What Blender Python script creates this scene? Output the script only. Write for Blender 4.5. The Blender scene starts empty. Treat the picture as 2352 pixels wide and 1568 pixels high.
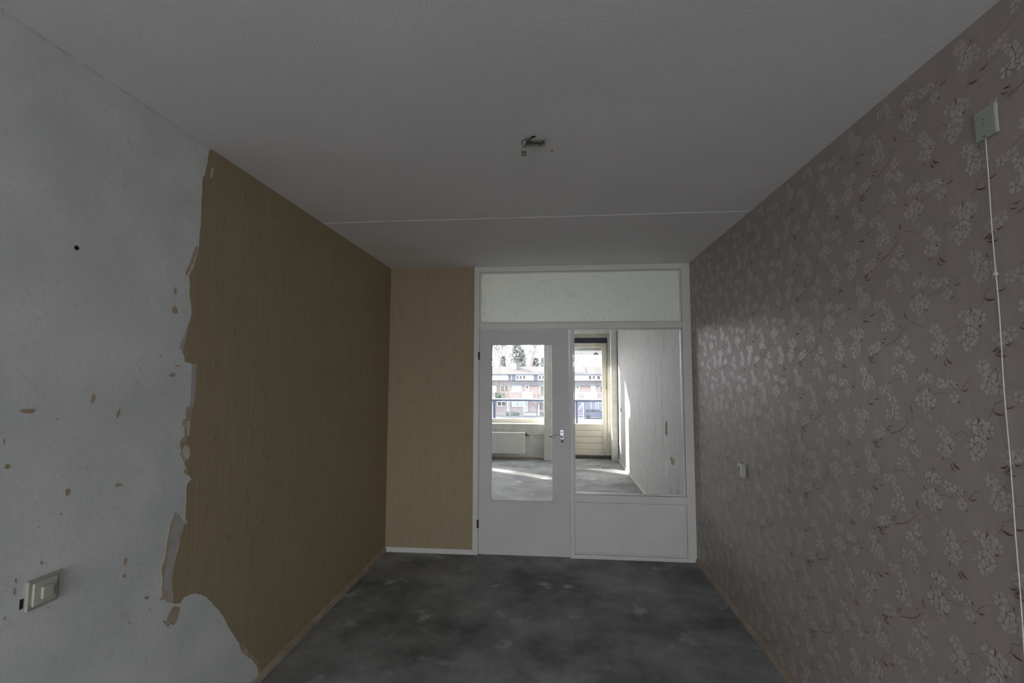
import bpy, bmesh, math, random
import numpy as np
from mathutils import Vector, Matrix

sc = bpy.context.scene
col = sc.collection
random.seed(7)

# ------------------------------------------------------------------ camera
F_PX, YAW, PITCH, ROLL, EYE = 1076.4, 0.08909, 0.07583, 0.00216, 1.5842
DIST, XL, XR, H = 4.283, -1.542, 1.217, 2.611      # partition plane, side walls, ceiling
YF = 9.28                                          # inner face of the facade wall of the far room
YG = 9.50                                          # plane of window and balcony door
cy, sy, cp, sp = math.cos(YAW), math.sin(YAW), math.cos(PITCH), math.sin(PITCH)
FW = Vector((-sy * cp, cy * cp, sp)); R0 = Vector((cy, sy, 0)); U0 = R0.cross(FW)
RT = R0 * math.cos(ROLL) + U0 * math.sin(ROLL); UP = U0 * math.cos(ROLL) - R0 * math.sin(ROLL)
cam_d = bpy.data.cameras.new('camera'); cam = bpy.data.objects.new('camera', cam_d); col.objects.link(cam)
cam_d.sensor_width = 36.0; cam_d.lens = 36.0 * F_PX / 2352; cam_d.clip_start = 0.02; cam_d.clip_end = 500
m = Matrix((RT, UP, -FW)).transposed().to_4x4(); m.translation = Vector((0, 0, EYE)); cam.matrix_world = m
sc.camera = cam

# ------------------------------------------------------------------ world, sun, exposure
SKY = 6.6
world = bpy.data.worlds.new('world'); sc.world = world; world.use_nodes = True
nt = world.node_tree; nt.nodes.clear()
wo = nt.nodes.new('ShaderNodeOutputWorld'); bg = nt.nodes.new('ShaderNodeBackground')
tcw = nt.nodes.new('ShaderNodeTexCoord'); nzw = nt.nodes.new('ShaderNodeTexNoise'); rw = nt.nodes.new('ShaderNodeValToRGB')
nzw.inputs['Scale'].default_value = 2.2; nzw.inputs['Detail'].default_value = 4
rw.color_ramp.elements[0].color = (0.91, 0.93, 1.0, 1); rw.color_ramp.elements[1].color = (1.0, 1.0, 1.0, 1)
rw.color_ramp.elements[0].position = .35; rw.color_ramp.elements[1].position = .65
nt.links.new(tcw.outputs['Generated'], nzw.inputs['Vector']); nt.links.new(nzw.outputs['Fac'], rw.inputs['Fac'])
nt.links.new(rw.outputs['Color'], bg.inputs['Color']); bg.inputs['Strength'].default_value = SKY
nt.links.new(bg.outputs[0], wo.inputs[0])
SUN_DIR = Vector((0.85, -0.53, -0.40)).normalized()
sd = bpy.data.lights.new('sun', 'SUN'); sd.energy = 22.0; sd.color = (1.0, 0.93, 0.82); sd.angle = math.radians(0.8)
so = bpy.data.objects.new('sun', sd); col.objects.link(so); so.rotation_euler = SUN_DIR.to_track_quat('-Z', 'Y').to_euler()
so.location = (-20, 30, 12)
sc.view_settings.view_transform = 'Standard'; sc.view_settings.look = 'None'
sc.view_settings.gamma = 1; sc.view_settings.use_curve_mapping = False
sc.view_settings.exposure = 0.26
sc.cycles.use_denoising = True
sc.cycles.max_bounces = 14; sc.cycles.diffuse_bounces = 9; sc.cycles.transparent_max_bounces = 16
sc.cycles.sample_clamp_indirect = 6.0


def portal(name, x0, x1, z0, z1, y, d):
    l = bpy.data.lights.new(name, 'AREA'); l.shape = 'RECTANGLE'; l.size = x1 - x0; l.size_y = z1 - z0
    l.cycles.is_portal = True
    o = bpy.data.objects.new(name, l); col.objects.link(o); o.location = ((x0 + x1) / 2, y, (z0 + z1) / 2)
    o.rotation_euler = Vector((0, d, 0)).to_track_quat('-Z', 'Z').to_euler()


# rear window of the near room (behind the photographer) and the two facade openings
RW = (-1.48, 1.15, 0.25, 2.56, -4.0)
portal('window_daylight', RW[0], RW[1], RW[2], RW[3], RW[4] - 0.12, 1)
portal('window_daylight', -1.75, -0.13, 0.66, 2.56, YG + 0.12, -1)
portal('window_daylight', -3.65, -2.60, 0.66, 2.5, YG + 0.12, -1)
portal('window_daylight', 0.33, 0.97, 0.66, 2.18, YG + 0.12, -1)


# ------------------------------------------------------------------ helpers
def P(px, py, axis, val):
    d = FW + RT * ((px - 1176) / F_PX) + UP * ((784 - py) / F_PX)
    o = Vector((0, 0, EYE)); t = (val - o[axis]) / d[axis]
    return o + d * t


def tag(o, label=None, cat=None, group=None, kind=None):
    if label: o['label'] = label
    if cat: o['category'] = cat
    if group: o['group'] = group
    if kind: o['kind'] = kind
    return o


ORG = {}


def empty(name, loc, label=None, cat=None, group=None, kind=None):
    o = bpy.data.objects.new(name, None); col.objects.link(o); o.location = loc; o.empty_display_size = .1
    ORG[o.name] = Vector(loc)
    return tag(o, label, cat, group, kind)


class MB:
    def __init__(s): s.v = []; s.f = []

    def poly(s, pts, faces):
        n = len(s.v); s.v += [Vector(p) for p in pts]; s.f += [tuple(i + n for i in f) for f in faces]; return s

    def box(s, x0, x1, y0, y1, z0, z1):
        p = [(x, y, z) for z in (z0, z1) for y in (y0, y1) for x in (x0, x1)]
        return s.poly(p, [(0, 2, 3, 1), (4, 5, 7, 6), (0, 1, 5, 4), (2, 6, 7, 3), (0, 4, 6, 2), (1, 3, 7, 5)])

    def tube(s, pts, r, n=8, cap=True):
        pts = [Vector(p) for p in pts]; rs = r if isinstance(r, (list, tuple)) else [r] * len(pts)
        b = len(s.v); up = Vector((0, 0, 1))
        for i, p in enumerate(pts):
            t = (pts[min(i + 1, len(pts) - 1)] - pts[max(i - 1, 0)]).normalized()
            a = t.cross(up if abs(t.z) < .95 else Vector((1, 0, 0))).normalized(); c = t.cross(a)
            for k in range(n):
                w = 2 * math.pi * k / n; s.v.append(p + (a * math.cos(w) + c * math.sin(w)) * rs[i])
        for i in range(len(pts) - 1):
            for k in range(n):
                s.f.append((b + i * n + k, b + i * n + (k + 1) % n, b + (i + 1) * n + (k + 1) % n, b + (i + 1) * n + k))
        if cap:
            s.f.append(tuple(b + k for k in reversed(range(n)))); s.f.append(tuple(b + (len(pts) - 1) * n + k for k in range(n)))
        return s

    def lathe(s, prof, c, axis=2, n=20):
        b = len(s.v); c = Vector(c)
        for r, h in prof:
            for k in range(n):
                w = 2 * math.pi * k / n; q = [r * math.cos(w), r * math.sin(w)]; q.insert(axis, h); s.v.append(c + Vector(q))
        for i in range(len(prof) - 1):
            for k in range(n):
                s.f.append((b + i * n + k, b + i * n + (k + 1) % n, b + (i + 1) * n + (k + 1) % n, b + (i + 1) * n + k))
        s.f.append(tuple(b + k for k in reversed(range(n)))); s.f.append(tuple(b + (len(prof) - 1) * n + k for k in range(n)))
        return s

    def prism(s, outline, axis, a0, a1):
        """outline: list of 2D points in the remaining two axes, extruded along axis from a0 to a1"""
        def mk(u, v, a):
            q = [u, v]; q.insert(axis, a); return q
        n = len(outline)
        pts = [mk(u, v, a0) for u, v in outline] + [mk(u, v, a1) for u, v in outline]
        return s.poly(pts, [tuple(range(n))[::-1], tuple(range(n, 2 * n))] + [(i, (i + 1) % n, n + (i + 1) % n, n + i) for i in range(n)])

    def build(s, name, mat, parent=None, bevel=0, smooth=False, kind=None, label=None, cat=None, group=None, loc=None, mats=None, midx=None):
        me = bpy.data.meshes.new(name)
        if parent is not None: o0 = ORG[parent.name]
        else: o0 = Vector(loc) if loc is not None else Vector((0, 0, 0))
        me.from_pydata([tuple(v - o0) for v in s.v], [], s.f)
        for mm in (mats or [mat]): me.materials.append(mm)
        if midx: me.polygons.foreach_set('material_index', midx)
        bm = bmesh.new(); bm.from_mesh(me)
        if not midx and len(bm.faces) < 20000: bmesh.ops.recalc_face_normals(bm, faces=bm.faces)
        bm.to_mesh(me); bm.free()
        o = bpy.data.objects.new(name, me); col.objects.link(o)
        if parent is not None: o.parent = parent
        elif loc is not None: o.location = loc
        ORG[o.name] = o0
        if smooth:
            for p in me.polygons: p.use_smooth = True
        if bevel:
            b = o.modifiers.new('bevel', 'BEVEL'); b.width = bevel; b.segments = 2; b.limit_method = 'ANGLE'
        return tag(o, label, cat, group, kind)


# ------------------------------------------------------------------ materials
def mat(name, c1, c2=None, scale=5, rough=.6, bump=0, bscale=60, detail=4, stretch=(1, 1, 1), lo=.35, hi=.65, metal=0, spec=.5, third=None, dist=.004, nr=.5):
    m_ = bpy.data.materials.new(name); m_.use_nodes = True; t = m_.node_tree
    b = t.nodes['Principled BSDF']; b.inputs['Roughness'].default_value = rough; b.inputs['Metallic'].default_value = metal
    b.inputs['Specular IOR Level'].default_value = spec
    tc = t.nodes.new('ShaderNodeTexCoord'); mp = t.nodes.new('ShaderNodeMapping'); mp.inputs['Scale'].default_value = stretch
    t.links.new(tc.outputs['Object'], mp.inputs['Vector'])
    if c2 is None: b.inputs['Base Color'].default_value = (*c1, 1)
    else:
        nz = t.nodes.new('ShaderNodeTexNoise'); nz.inputs['Scale'].default_value = scale; nz.inputs['Detail'].default_value = detail; nz.inputs['Roughness'].default_value = nr
        rp = t.nodes.new('ShaderNodeValToRGB'); rp.color_ramp.elements[0].color = (*c1, 1); rp.color_ramp.elements[1].color = (*c2, 1)
        rp.color_ramp.elements[0].position = lo; rp.color_ramp.elements[1].position = hi
        t.links.new(mp.outputs[0], nz.inputs['Vector']); t.links.new(nz.outputs['Fac'], rp.inputs['Fac'])
        out = rp.outputs['Color']
        if third:                       # (color, noise scale, threshold lo, hi)
            n3 = t.nodes.new('ShaderNodeTexNoise'); n3.inputs['Scale'].default_value = third[1]; n3.inputs['Detail'].default_value = 5
            r3 = t.nodes.new('ShaderNodeMapRange'); r3.inputs['From Min'].default_value = third[2]; r3.inputs['From Max'].default_value = third[3]
            mx = t.nodes.new('ShaderNodeMix'); mx.data_type = 'RGBA'
            t.links.new(mp.outputs[0], n3.inputs['Vector']); t.links.new(n3.outputs['Fac'], r3.inputs['Value'])
            t.links.new(r3.outputs[0], mx.inputs['Factor']); t.links.new(out, mx.inputs['A']); mx.inputs['B'].default_value = (*third[0], 1)
            out = mx.outputs['Result']
        t.links.new(out, b.inputs['Base Color'])
    if bump:
        nb = t.nodes.new('ShaderNodeTexNoise'); nb.inputs['Scale'].default_value = bscale; nb.inputs['Detail'].default_value = 3
        bp = t.nodes.new('ShaderNodeBump'); bp.inputs['Strength'].default_value = bump; bp.inputs['Distance'].default_value = dist
        t.links.new(mp.outputs[0], nb.inputs['Vector']); t.links.new(nb.outputs['Fac'], bp.inputs['Height']); t.links.new(bp.outputs[0], b.inputs['Normal'])
    return m_


def glass_mat(name, tint=(.95, .95, .95), refl=.14):
    m_ = bpy.data.materials.new(name); m_.use_nodes = True; t = m_.node_tree; t.nodes.clear()
    o = t.nodes.new('ShaderNodeOutputMaterial'); mx = t.nodes.new('ShaderNodeMixShader'); tr = t.nodes.new('ShaderNodeBsdfTransparent')
    gl = t.nodes.new('ShaderNodeBsdfGlossy'); fr = t.nodes.new('ShaderNodeFresnel'); ml = t.nodes.new('ShaderNodeMath'); ml.operation = 'MULTIPLY'
    tr.inputs[0].default_value = (*tint, 1); gl.inputs['Roughness'].default_value = .01; fr.inputs[0].default_value = 1.45; ml.inputs[1].default_value = refl
    t.links.new(fr.outputs[0], ml.inputs[0]); t.links.new(ml.outputs[0], mx.inputs[0]); t.links.new(tr.outputs[0], mx.inputs[1]); t.links.new(gl.outputs[0], mx.inputs[2]); t.links.new(mx.outputs[0], o.inputs[0])
    return m_


M = {}
M['ceiling'] = mat('ceiling_plaster', (.82, .82, .84), (.87, .87, .89), 1.6, .9, .35, 140)
M['white_wall'] = mat('stripped_wall_paper', (.66, .70, .71), (.78, .81, .82), 3.2, .85, .35, 45, third=((.60, .62, .62), 20, .62, .85))
M['far_wall'] = mat('white_textured_paper', (.54, .535, .52), (.63, .625, .605), 22, .6, .8, 26, stretch=(1, 1, .35), dist=.008, third=((.46, .455, .43), 7, .58, .74))
M['brown_paper'] = mat('brown_vinyl_paper', (.355, .293, .19), (.385, .318, .208), 60, .75, .3, 90, stretch=(1, 1, .05), spec=.3)
M['sprig'] = mat('sprig_print', (.21, .165, .10), (.25, .20, .125), 40, .75, spec=.3)
M['paper_back'] = mat('paper_backing', (.60, .57, .52), (.70, .67, .64), 25, .85, .2)
M['paper_tan'] = mat('torn_tan_layer', (.40, .32, .21), (.54, .46, .36), 30, .85, .2)
M['paper_grey'] = mat('torn_grey_layer', (.46, .45, .44), (.55, .54, .54), 14, .85, .2)
M['floral'] = mat('taupe_wall_paper', (.385, .34, .31), (.42, .37, .338), 30, .5, .12, 220, stretch=(1, 1, .4), spec=.35)
M['petal'] = mat('petal_print', (.50, .465, .44), (.57, .53, .505), 40, .36, .15, 150, spec=.5)
M['petal2'] = mat('pink_petal_print', (.47, .41, .385), (.52, .46, .43), 40, .38, .15, 150, spec=.5)
M['twig'] = mat('twig_print', (.20, .115, .10), (.26, .16, .14), 30, .5)
M['leafp'] = mat('leaf_print', (.15, .08, .07), (.21, .115, .10), 30, .5)
M['concrete'] = mat('concrete_screed', (.12, .128, .130), (.40, .41, .42), 1.5, .66, .6, 45, detail=12, lo=.36, hi=.68, third=((.50, .51, .52), 4.2, .62, .74), spec=.3, nr=.68)
M['paint'] = mat('white_gloss_paint', (.70, .70, .68), (.75, .75, .72), 4, .38, .05, 30)
M['door_paint'] = mat('door_paint', (.63, .63, .64), (.68, .68, .69), 3, .5, .1, 60)
M['cream'] = mat('cream_paint', (.68, .66, .56), (.74, .72, .62), 5, .4, .05, 30)
M['glue'] = mat('old_glue_skirting', (.38, .31, .22), (.52, .45, .36), 9, .8, .3, 60)
M['steel'] = mat('satin_steel', (.72, .72, .74), (.80, .80, .82), 20, .34, metal=.55)
M['dark_metal'] = mat('dark_hinge_metal', (.07, .065, .06), (.12, .11, .10), 30, .45, metal=.7)
M['black'] = mat('black_plastic', (.012, .012, .014), None, rough=.5)
M['navy'] = mat('blue_black_casing', (.012, .02, .035), (.016, .025, .045), 5, .45)
M['plastic'] = mat('ivory_plastic', (.50, .50, .44), (.55, .55, .49), 10, .35)
M['plastic_dk'] = mat('greyed_plastic', (.36, .37, .32), (.42, .43, .38), 12, .4)
M['cord'] = mat('white_cord', (.74, .73, .74), (.82, .81, .82), 60, .7, .3, 300)
M['radiator'] = mat('radiator_enamel', (.78, .78, .74), (.82, .82, .78), 5, .35)
M['copper'] = mat('painted_pipe', (.62, .60, .52), (.68, .66, .58), 10, .5)
M['glass'] = glass_mat('clear_glass')
M['wood_dark'] = mat('dark_threshold_wood', (.05, .04, .032), (.09, .07, .055), 12, .6, .2, 40)
M['junction'] = mat('old_junction_box', (.20, .21, .17), (.30, .31, .26), 20, .6)
M['plaster'] = mat('rough_plaster', (.62, .63, .60), (.74, .75, .72), 12, .9, .4, 60)
# outdoors
M['brick'] = mat('pink_brick', (.31, .26, .25), (.36, .305, .295), 1.5, .9, .3, 8)
M['tile_roof'] = mat('grey_brown_roof_tiles', (.082, .078, .076), (.11, .104, .102), 1.2, .85, .3, 4, stretch=(1, 1, 6))
M['tile_low'] = mat('lower_roof_tiles', (.068, .066, .075), (.10, .098, .104), 1.3, .85, .3, 4, stretch=(1, 1, 6))
M['ext_white'] = mat('white_cladding', (.42, .43, .48), (.46, .47, .51), 1, .6)
M['ext_blue'] = mat('slate_blue_cladding', (.085, .11, .14), (.10, .13, .16), 1, .6)
M['ext_frame'] = mat('white_frames', (.72, .72, .72), None, rough=.5)
M['ext_glass'] = mat('dim_window_glass', (.06, .065, .065), (.16, .17, .165), .8, .2, spec=.25)
M['ext_glass_lt'] = mat('curtained_window_glass', (.30, .37, .36), (.48, .54, .52), 1.2, .15, spec=.6)
M['solar'] = mat('solar_panel_glass', (.13, .14, .18), (.16, .17, .21), 2, .08, spec=.8)
M['asphalt'] = mat('pale_paving', (.27, .265, .26), (.34, .33, .325), .25, .9, .2, 6)
M['grass'] = mat('winter_grass', (.17, .20, .13), (.24, .25, .17), .6, .95, .3, 8)
M['hedge'] = mat('hedge_leaf', (.15, .21, .16), (.25, .31, .25), 3, .9, .4, 8)
M['bark'] = mat('grey_bark', (.22, .205, .195), (.30, .28, .265), 3, .9)
M['bark_dk'] = mat('young_tree_bark', (.16, .14, .13), (.22, .20, .18), 3, .9)
M['conifer'] = mat('conifer_needles', (.34, .40, .37), (.50, .55, .51), 1.2, .9)  # haze and backlight put into the colour: needles lightened
M['rail_blue'] = mat('blue_rail_paint', (.04, .06, .115), (.05, .075, .135), 6, .4)
M['rail_white'] = mat('white_rail_strip', (.72, .74, .80), None, rough=.45)
M['rail_glass'] = glass_mat('balustrade_glass', (.86, .89, .93), .4)
M['car'] = mat('blue_car_paint', (.10, .115, .17), (.12, .135, .19), 2, .25)
M['rubber'] = mat('tyre_rubber', (.03, .03, .03), None, rough=.8)
M['slab'] = mat('concrete_slab', (.36, .38, .40), (.42, .44, .46), 2, .85, .2, 30)
M['slate_wall'] = mat('blue_grey_boarding', (.22, .235, .30), (.26, .275, .34), 2, .8)

for k_ in ('brick', 'tile_roof', 'tile_low', 'ext_white', 'ext_blue', 'ext_frame', 'ext_glass', 'ext_glass_lt', 'solar', 'hedge', 'bark', 'bark_dk', 'conifer', 'rail_blue', 'rail_white', 'car', 'slab', 'slate_wall'):
    t_ = M[k_].node_tree                      # outdoor colours scaled darker to balance the stronger sky
    for n_ in t_.nodes:
        if n_.type == 'VALTORGB':
            for e_ in n_.color_ramp.elements: e_.color = (*[c_ * .78 for c_ in e_.color[:3]], 1)
        if n_.type == 'BSDF_PRINCIPLED' and not n_.inputs['Base Color'].is_linked:
            n_.inputs['Base Color'].default_value = (*[c_ * .78 for c_ in n_.inputs['Base Color'].default_value[:3]], 1)
# figured (frosted) glass of the transom
fm = bpy.data.materials.new('figured_glass'); fm.use_nodes = True; t = fm.node_tree; t.nodes.clear()
o_ = t.nodes.new('ShaderNodeOutputMaterial'); tl = t.nodes.new('ShaderNodeBsdfTranslucent'); df = t.nodes.new('ShaderNodeBsdfDiffuse'); gl = t.nodes.new('ShaderNodeBsdfGlossy')
m1 = t.nodes.new('ShaderNodeMixShader'); m2 = t.nodes.new('ShaderNodeMixShader'); tl.inputs[0].default_value = (.95, .97, .93, 1); df.inputs[0].default_value = (.75, .78, .74, 1)
gl.inputs['Roughness'].default_value = .25; m1.inputs[0].default_value = .2; m2.inputs[0].default_value = .05
t.links.new(tl.outputs[0], m1.inputs[1]); t.links.new(df.outputs[0], m1.inputs[2]); t.links.new(m1.outputs[0], m2.inputs[1]); t.links.new(gl.outputs[0], m2.inputs[2]); t.links.new(m2.outputs[0], o_.inputs[0])
M['figured'] = fm

# ------------------------------------------------------------------ room shell
YR = -4.0       # rear wall of the near room
XLF = -4.3      # left wall of the far room
fl = MB().box(XLF - .2, XR + .2, YR - .2, YG + .1, -.2, 0).build('floor', M['concrete'], kind='structure', label='bare grey concrete floor with dark stains and white plaster smears', cat='floor')
cl = MB().box(XLF - .2, XR + .2, YR - .2, YG + .1, H, H + .2).build('ceiling', M['ceiling'], kind='structure', label='white painted ceiling with one filled joint line', cat='ceiling')
# wall_left : white stripped wall of the near room
wl = MB().box(XL - .2, XL, YR - .2, DIST + .1, 0, H).build('wall_left', M['white_wall'], kind='structure', label='long wall stripped to white paper with brown wallpaper remaining towards the partition', cat='wall')
wr = MB().box(XR, XR + .2, YR - .2, YG + .1, 0, H).build('wall_right', M['far_wall'], kind='structure', label='long wall with taupe blossom wallpaper, white beyond the partition', cat='wall')
m_ = MB(); x0, x1, z0, z1, y = RW
m_.box(XL - .2, x0, YR - .2, YR, 0, H).box(x1, XR + .2, YR - .2, YR, 0, H).box(x0, x1, YR - .2, YR, 0, z0).box(x0, x1, YR - .2, YR, z1, H)
m_.build('wall_rear', M['white_wall'], kind='structure', label='white wall behind the viewer with a wide window', cat='wall')
JX = P(1088, 900, 1, DIST).x          # left edge of partition frame
wb = MB().box(XL, JX, DIST, DIST + .1, 0, H).box(XLF, XL, DIST, DIST + .1, 0, H).build('wall_back', M['white_wall'], kind='structure', label='narrow brown papered wall beside the inner door', cat='wall')
MB().box(XLF - .2, XLF, DIST, YG + .1, 0, H).build('wall_far_left', M['far_wall'], kind='structure', label='white side wall of the far room', cat='wall')
# facade wall of the far room with window, balcony door and a slit window further left
WX0, WX1, WZ0, WZ1 = -1.75, -0.13, 0.66, 2.56       # window opening
DX0, DX1, DZ1 = -0.02, 1.131, 2.45                  # balcony door opening
SX0, SX1, SZ1 = -3.65, -2.60, 2.5
f = MB()
f.box(XLF, SX0, YF, YG + .1, 0, H).box(SX1, WX0, YF, YG + .1, 0, H).box(SX0, SX1, YF, YG + .1, 0, WZ0).box(SX0, SX1, YF, YG + .1, SZ1, H)
f.box(WX0, WX1, YF, YG + .1, 0, WZ0).box(WX0, WX1, YF, YG + .1, WZ1, H)
f.box(WX1, DX0, YF, YG + .1, 0, H).box(DX0, DX1, YF, YG + .1, DZ1, H).box(DX1, XR, YF, YG + .1, 0, H)
wf = f.build('wall_facade', M['plaster'], kind='structure', label='outer wall of the far room around window and balcony door', cat='wall')
# pilasters
px0 = P(1250, 1000, 1, 9.13).x
MB().box(px0, px0 + .15, 9.13, YF, 0, H).build('trim_1', M['plaster'], kind='structure', label='pale pier between the far window and the balcony door', cat='trim', bevel=.004)
cx0 = P(1406, 1000, 1, 9.13).x
MB().box(cx0, XR - .01, 9.13, YF, 0, H).build('trim_2', M['plaster'], kind='structure', label='pale pier between the balcony door and the side wall', cat='trim', bevel=.004)
# ceiling joint: filled seam, raised a little and slightly uneven
sm = MB(); pts = []
for i in range(41):
    xx = XL + (XR - XL) * i / 40; pts.append((xx, 2.951 - .004 * i / 40 + random.uniform(-.0015, .0015)))
for i in range(40):
    (a, b), (c, d) = pts[i], pts[i + 1]; w = .0028 + random.uniform(-.001, .001)
    sm.poly([(a, b - w, H), (c, d - w, H), (c, d + w, H), (a, b + w, H), (a, b, H - .0025), (c, d, H - .0025)], [(0, 1, 5, 4), (3, 4, 5, 2)])
sm.build('joint_filler', mat('joint_filler', (.86, .86, .86), None, rough=.8), cl, label='thin white filled joint across the ceiling')
# rough grey crack filler where ceiling and stripped wall meet
cr = MB(); rq = random.Random(4); yq = .7
while yq < 1.9:
    L_ = rq.uniform(.03, .09); a_, b_ = rq.uniform(.002, .006), rq.uniform(.002, .006)
    cr.poly([(XL, yq, H - .0005), (XL, yq + L_, H - .0005), (XL + b_, yq + L_, H), (XL + a_, yq, H), (XL, yq, H - a_ * 1.4), (XL, yq + L_, H - b_ * 1.4)], [(4, 5, 2, 3), (0, 1, 2, 3), (0, 1, 5, 4), (0, 3, 4), (1, 2, 5)])
    yq += L_ * rq.uniform(.9, 1.15)
cr.build('crack_filler', mat('grey_crack_filler', (.60, .60, .59), (.72, .72, .71), 30, .9), cl)
# small dirt chip on the ceiling
q = P(1268, 345, 2, H)
MB().lathe([(.006, 0), (.008, -.003), (.003, -.005)], (q.x, q.y, H), n=7).build('chip', M['paper_tan'], cl)

# ------------------------------------------------------------------ brown wallpaper on the left wall
def wl_pt(px, py):
    p = P(px, py, 0, XL); return (p.y, p.z)


edge = [(482, 338), (474, 380), (471, 400), (465, 408), (463, 450), (461, 500), (457, 560), (451, 590), (445, 612), (434, 634), (436, 655), (435, 680), (438, 700), (439, 718), (436, 735), (432, 745), (429, 760), (425, 785), (419, 808),
        (423, 818), (424, 831), (432, 832), (440, 836), (448, 836), (452, 838), (449, 860), (448, 885), (446, 915), (441, 940), (437, 965), (435, 1000), (428, 1003), (425, 1012), (426, 1018), (434, 1024), (436, 1046), (430, 1056), (423, 1061),
        (424, 1068), (431, 1080), (433, 1090), (437, 1098), (441, 1100), (435, 1104), (429, 1112), (427, 1135), (426, 1170), (425, 1190), (430, 1203), (421, 1206), (418, 1220), (413, 1232), (410, 1255), (403, 1280), (396, 1310),
        (393, 1335), (396, 1360), (396, 1385), (414, 1385), (417, 1378), (424, 1370), (435, 1365), (448, 1362), (461, 1365), (473, 1370), (484, 1381), (500, 1398), (513, 1416), (521, 1432), (528, 1446), (537, 1460), (548, 1475), (552, 1490),
        (560, 1502), (572, 1510), (584, 1522), (591, 1533), (592, 1550)]
ol = [wl_pt(*p) for p in edge]
ol[0] = (ol[0][0], H)
jit = []
for (a, b), (c, d) in zip(ol[:-1], ol[1:]):
    L = math.hypot(c - a, d - b); n = max(1, int(L / .018))
    for k in range(n):
        t_ = k / n; j = 0 if k == 0 else random.uniform(-.0022, .0022); jit.append((a + (c - a) * t_ + j, min(H, b + (d - b) * t_)))
jit.append(ol[-1])
jit += [(jit[-1][0] + .01, .035), (DIST, .035), (DIST, H)]
jit = [(a, max(b, .03)) for a, b in jit]
wp = MB().prism(jit, 0, XL, XL + .0014).build('wallpaper', M['brown_paper'], wl, label='brown vinyl wallpaper with torn ragged edge')
MB().box(XL, JX, DIST - .0014, DIST, .04, H).build('wallpaper', M['brown_paper'], wb, label='brown vinyl wallpaper')


def patch(px_pts, mt, name='wallpaper_scrap', th=.0008, jitr=.0012, label=None):
    q = [wl_pt(*p) for p in px_pts]; out = []
    for i, (a, b) in enumerate(q):
        c, d = q[(i + 1) % len(q)]; L = math.hypot(c - a, d - b); n = max(1, int(L / .012))
        for k in range(n): out.append((a + (c - a) * k / n + random.uniform(-jitr, jitr), b + (d - b) * k / n + random.uniform(-jitr, jitr)))
    return MB().prism(out, 0, XL, XL + th).build(name, mt, wl, label=label)


patch([(454, 562), (448, 568), (440, 590), (433, 610), (425, 627), (428, 634), (438, 628), (446, 605), (455, 580)], M['paper_tan'], th=.0006)
patch([(452, 582), (445, 603), (436, 620), (429, 633), (435, 640), (446, 615), (456, 590)], M['paper_back'], 'paper_layer', th=.001)
patch([(434, 742), (427, 755), (421, 775), (413, 792), (413, 802), (420, 808), (428, 790), (431, 765)], M['paper_grey'], th=.0006)
patch([(440, 838), (439, 870), (437, 905), (435, 932), (446, 932), (452, 880), (454, 836)], M['paper_grey'], 'paper_layer', th=.0006)
patch([(437, 932), (428, 934), (426, 950), (427, 960), (419, 966), (418, 977), (424, 982), (424, 1000), (414, 1012), (413, 1025), (416, 1038), (410, 1040), (416, 1048), (423, 1062), (436, 1060), (440, 1000), (446, 932)], M['paper_tan'], th=.0006)
patch([(430, 965), (429, 1000), (434, 1002), (437, 965)], M['paper_back'], 'paper_layer', th=.001)
patch([(425, 1022), (420, 1032), (423, 1050), (433, 1054), (436, 1030)], M['paper_back'], 'paper_layer', th=.001)
patch([(423, 1076), (421, 1085), (432, 1092), (437, 1096), (432, 1080)], M['paper_tan'])
patch([(397, 1190), (400, 1177), (404, 1176), (412, 1183), (420, 1195), (430, 1204), (422, 1210), (412, 1240), (404, 1275), (396, 1310), (394, 1340), (396, 1384), (384, 1384), (376, 1374), (374, 1360), (373, 1310), (378, 1285), (388, 1230), (392, 1200)], M['paper_grey'], 'paper_layer', th=.0007, label='grey layer bared beside the torn edge')
patch([(396, 1190), (400, 1177), (403, 1184), (396, 1202), (390, 1225), (387, 1262), (381, 1300), (376, 1325), (375, 1352), (382, 1358), (386, 1370), (380, 1376), (366, 1378), (372, 1368), (370, 1352), (373, 1340), (370, 1310), (378, 1280), (385, 1235), (391, 1205)], M['paper_tan'], th=.0011)
patch([(398, 1392), (414, 1394), (410, 1412), (405, 1426), (398, 1436), (391, 1432), (384, 1441), (373, 1426), (382, 1424), (388, 1405)], M['paper_tan'])
patch([(552, 1478), (560, 1500), (575, 1512), (590, 1528), (594, 1545), (600, 1545), (594, 1522), (575, 1500), (560, 1480)], M['paper_tan'], th=.0018)
patch([(485, 388), (489, 386), (487, 408), (482, 409)], M['paper_back'], th=.0022)
for x, y, w, h_ in [(402, 668, 5, 10), (401, 712, 8, 10), (396, 861, 10, 6), (213, 917, 5, 16), (271, 950, 4, 11), (64, 943, 22, 7), (17, 1072, 9, 6), (154, 1130, 7, 12), (271, 1113, 10, 5), (288, 1291, 5, 13), (285, 1322, 4, 6),
                    (336, 1372, 7, 5), (408, 840, 8, 2), (9, 1013, 3, 9), (36, 1333, 5, 8), (33, 1358, 4, 11), (95, 1292, 4, 5), (368, 818, 2, 3), (132, 962, 4, 2), (110, 1395, 3, 2), (296, 1430, 2, 4), (316, 878, 3, 2), (10, 1420, 5, 5), (344, 1400, 3, 3), (335, 964, 2, 2), (88, 1210, 2, 2), (198, 1072, 2, 2), (140, 1180, 3, 3)]:
    s_ = .45 if (x, y) in ((213, 917), (271, 950), (271, 1113)) else 0
    pts = []
    for k in range(9):
        w_ = 2 * math.pi * k / 9; r = random.uniform(.6, 1.1); dx, dy = w * r * math.cos(w_), h_ * r * math.sin(w_); pts.append((x + dx - s_ * dy * .6, y + dy))
    patch(pts, M['paper_tan'], th=.0007, jitr=.0006)
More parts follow.
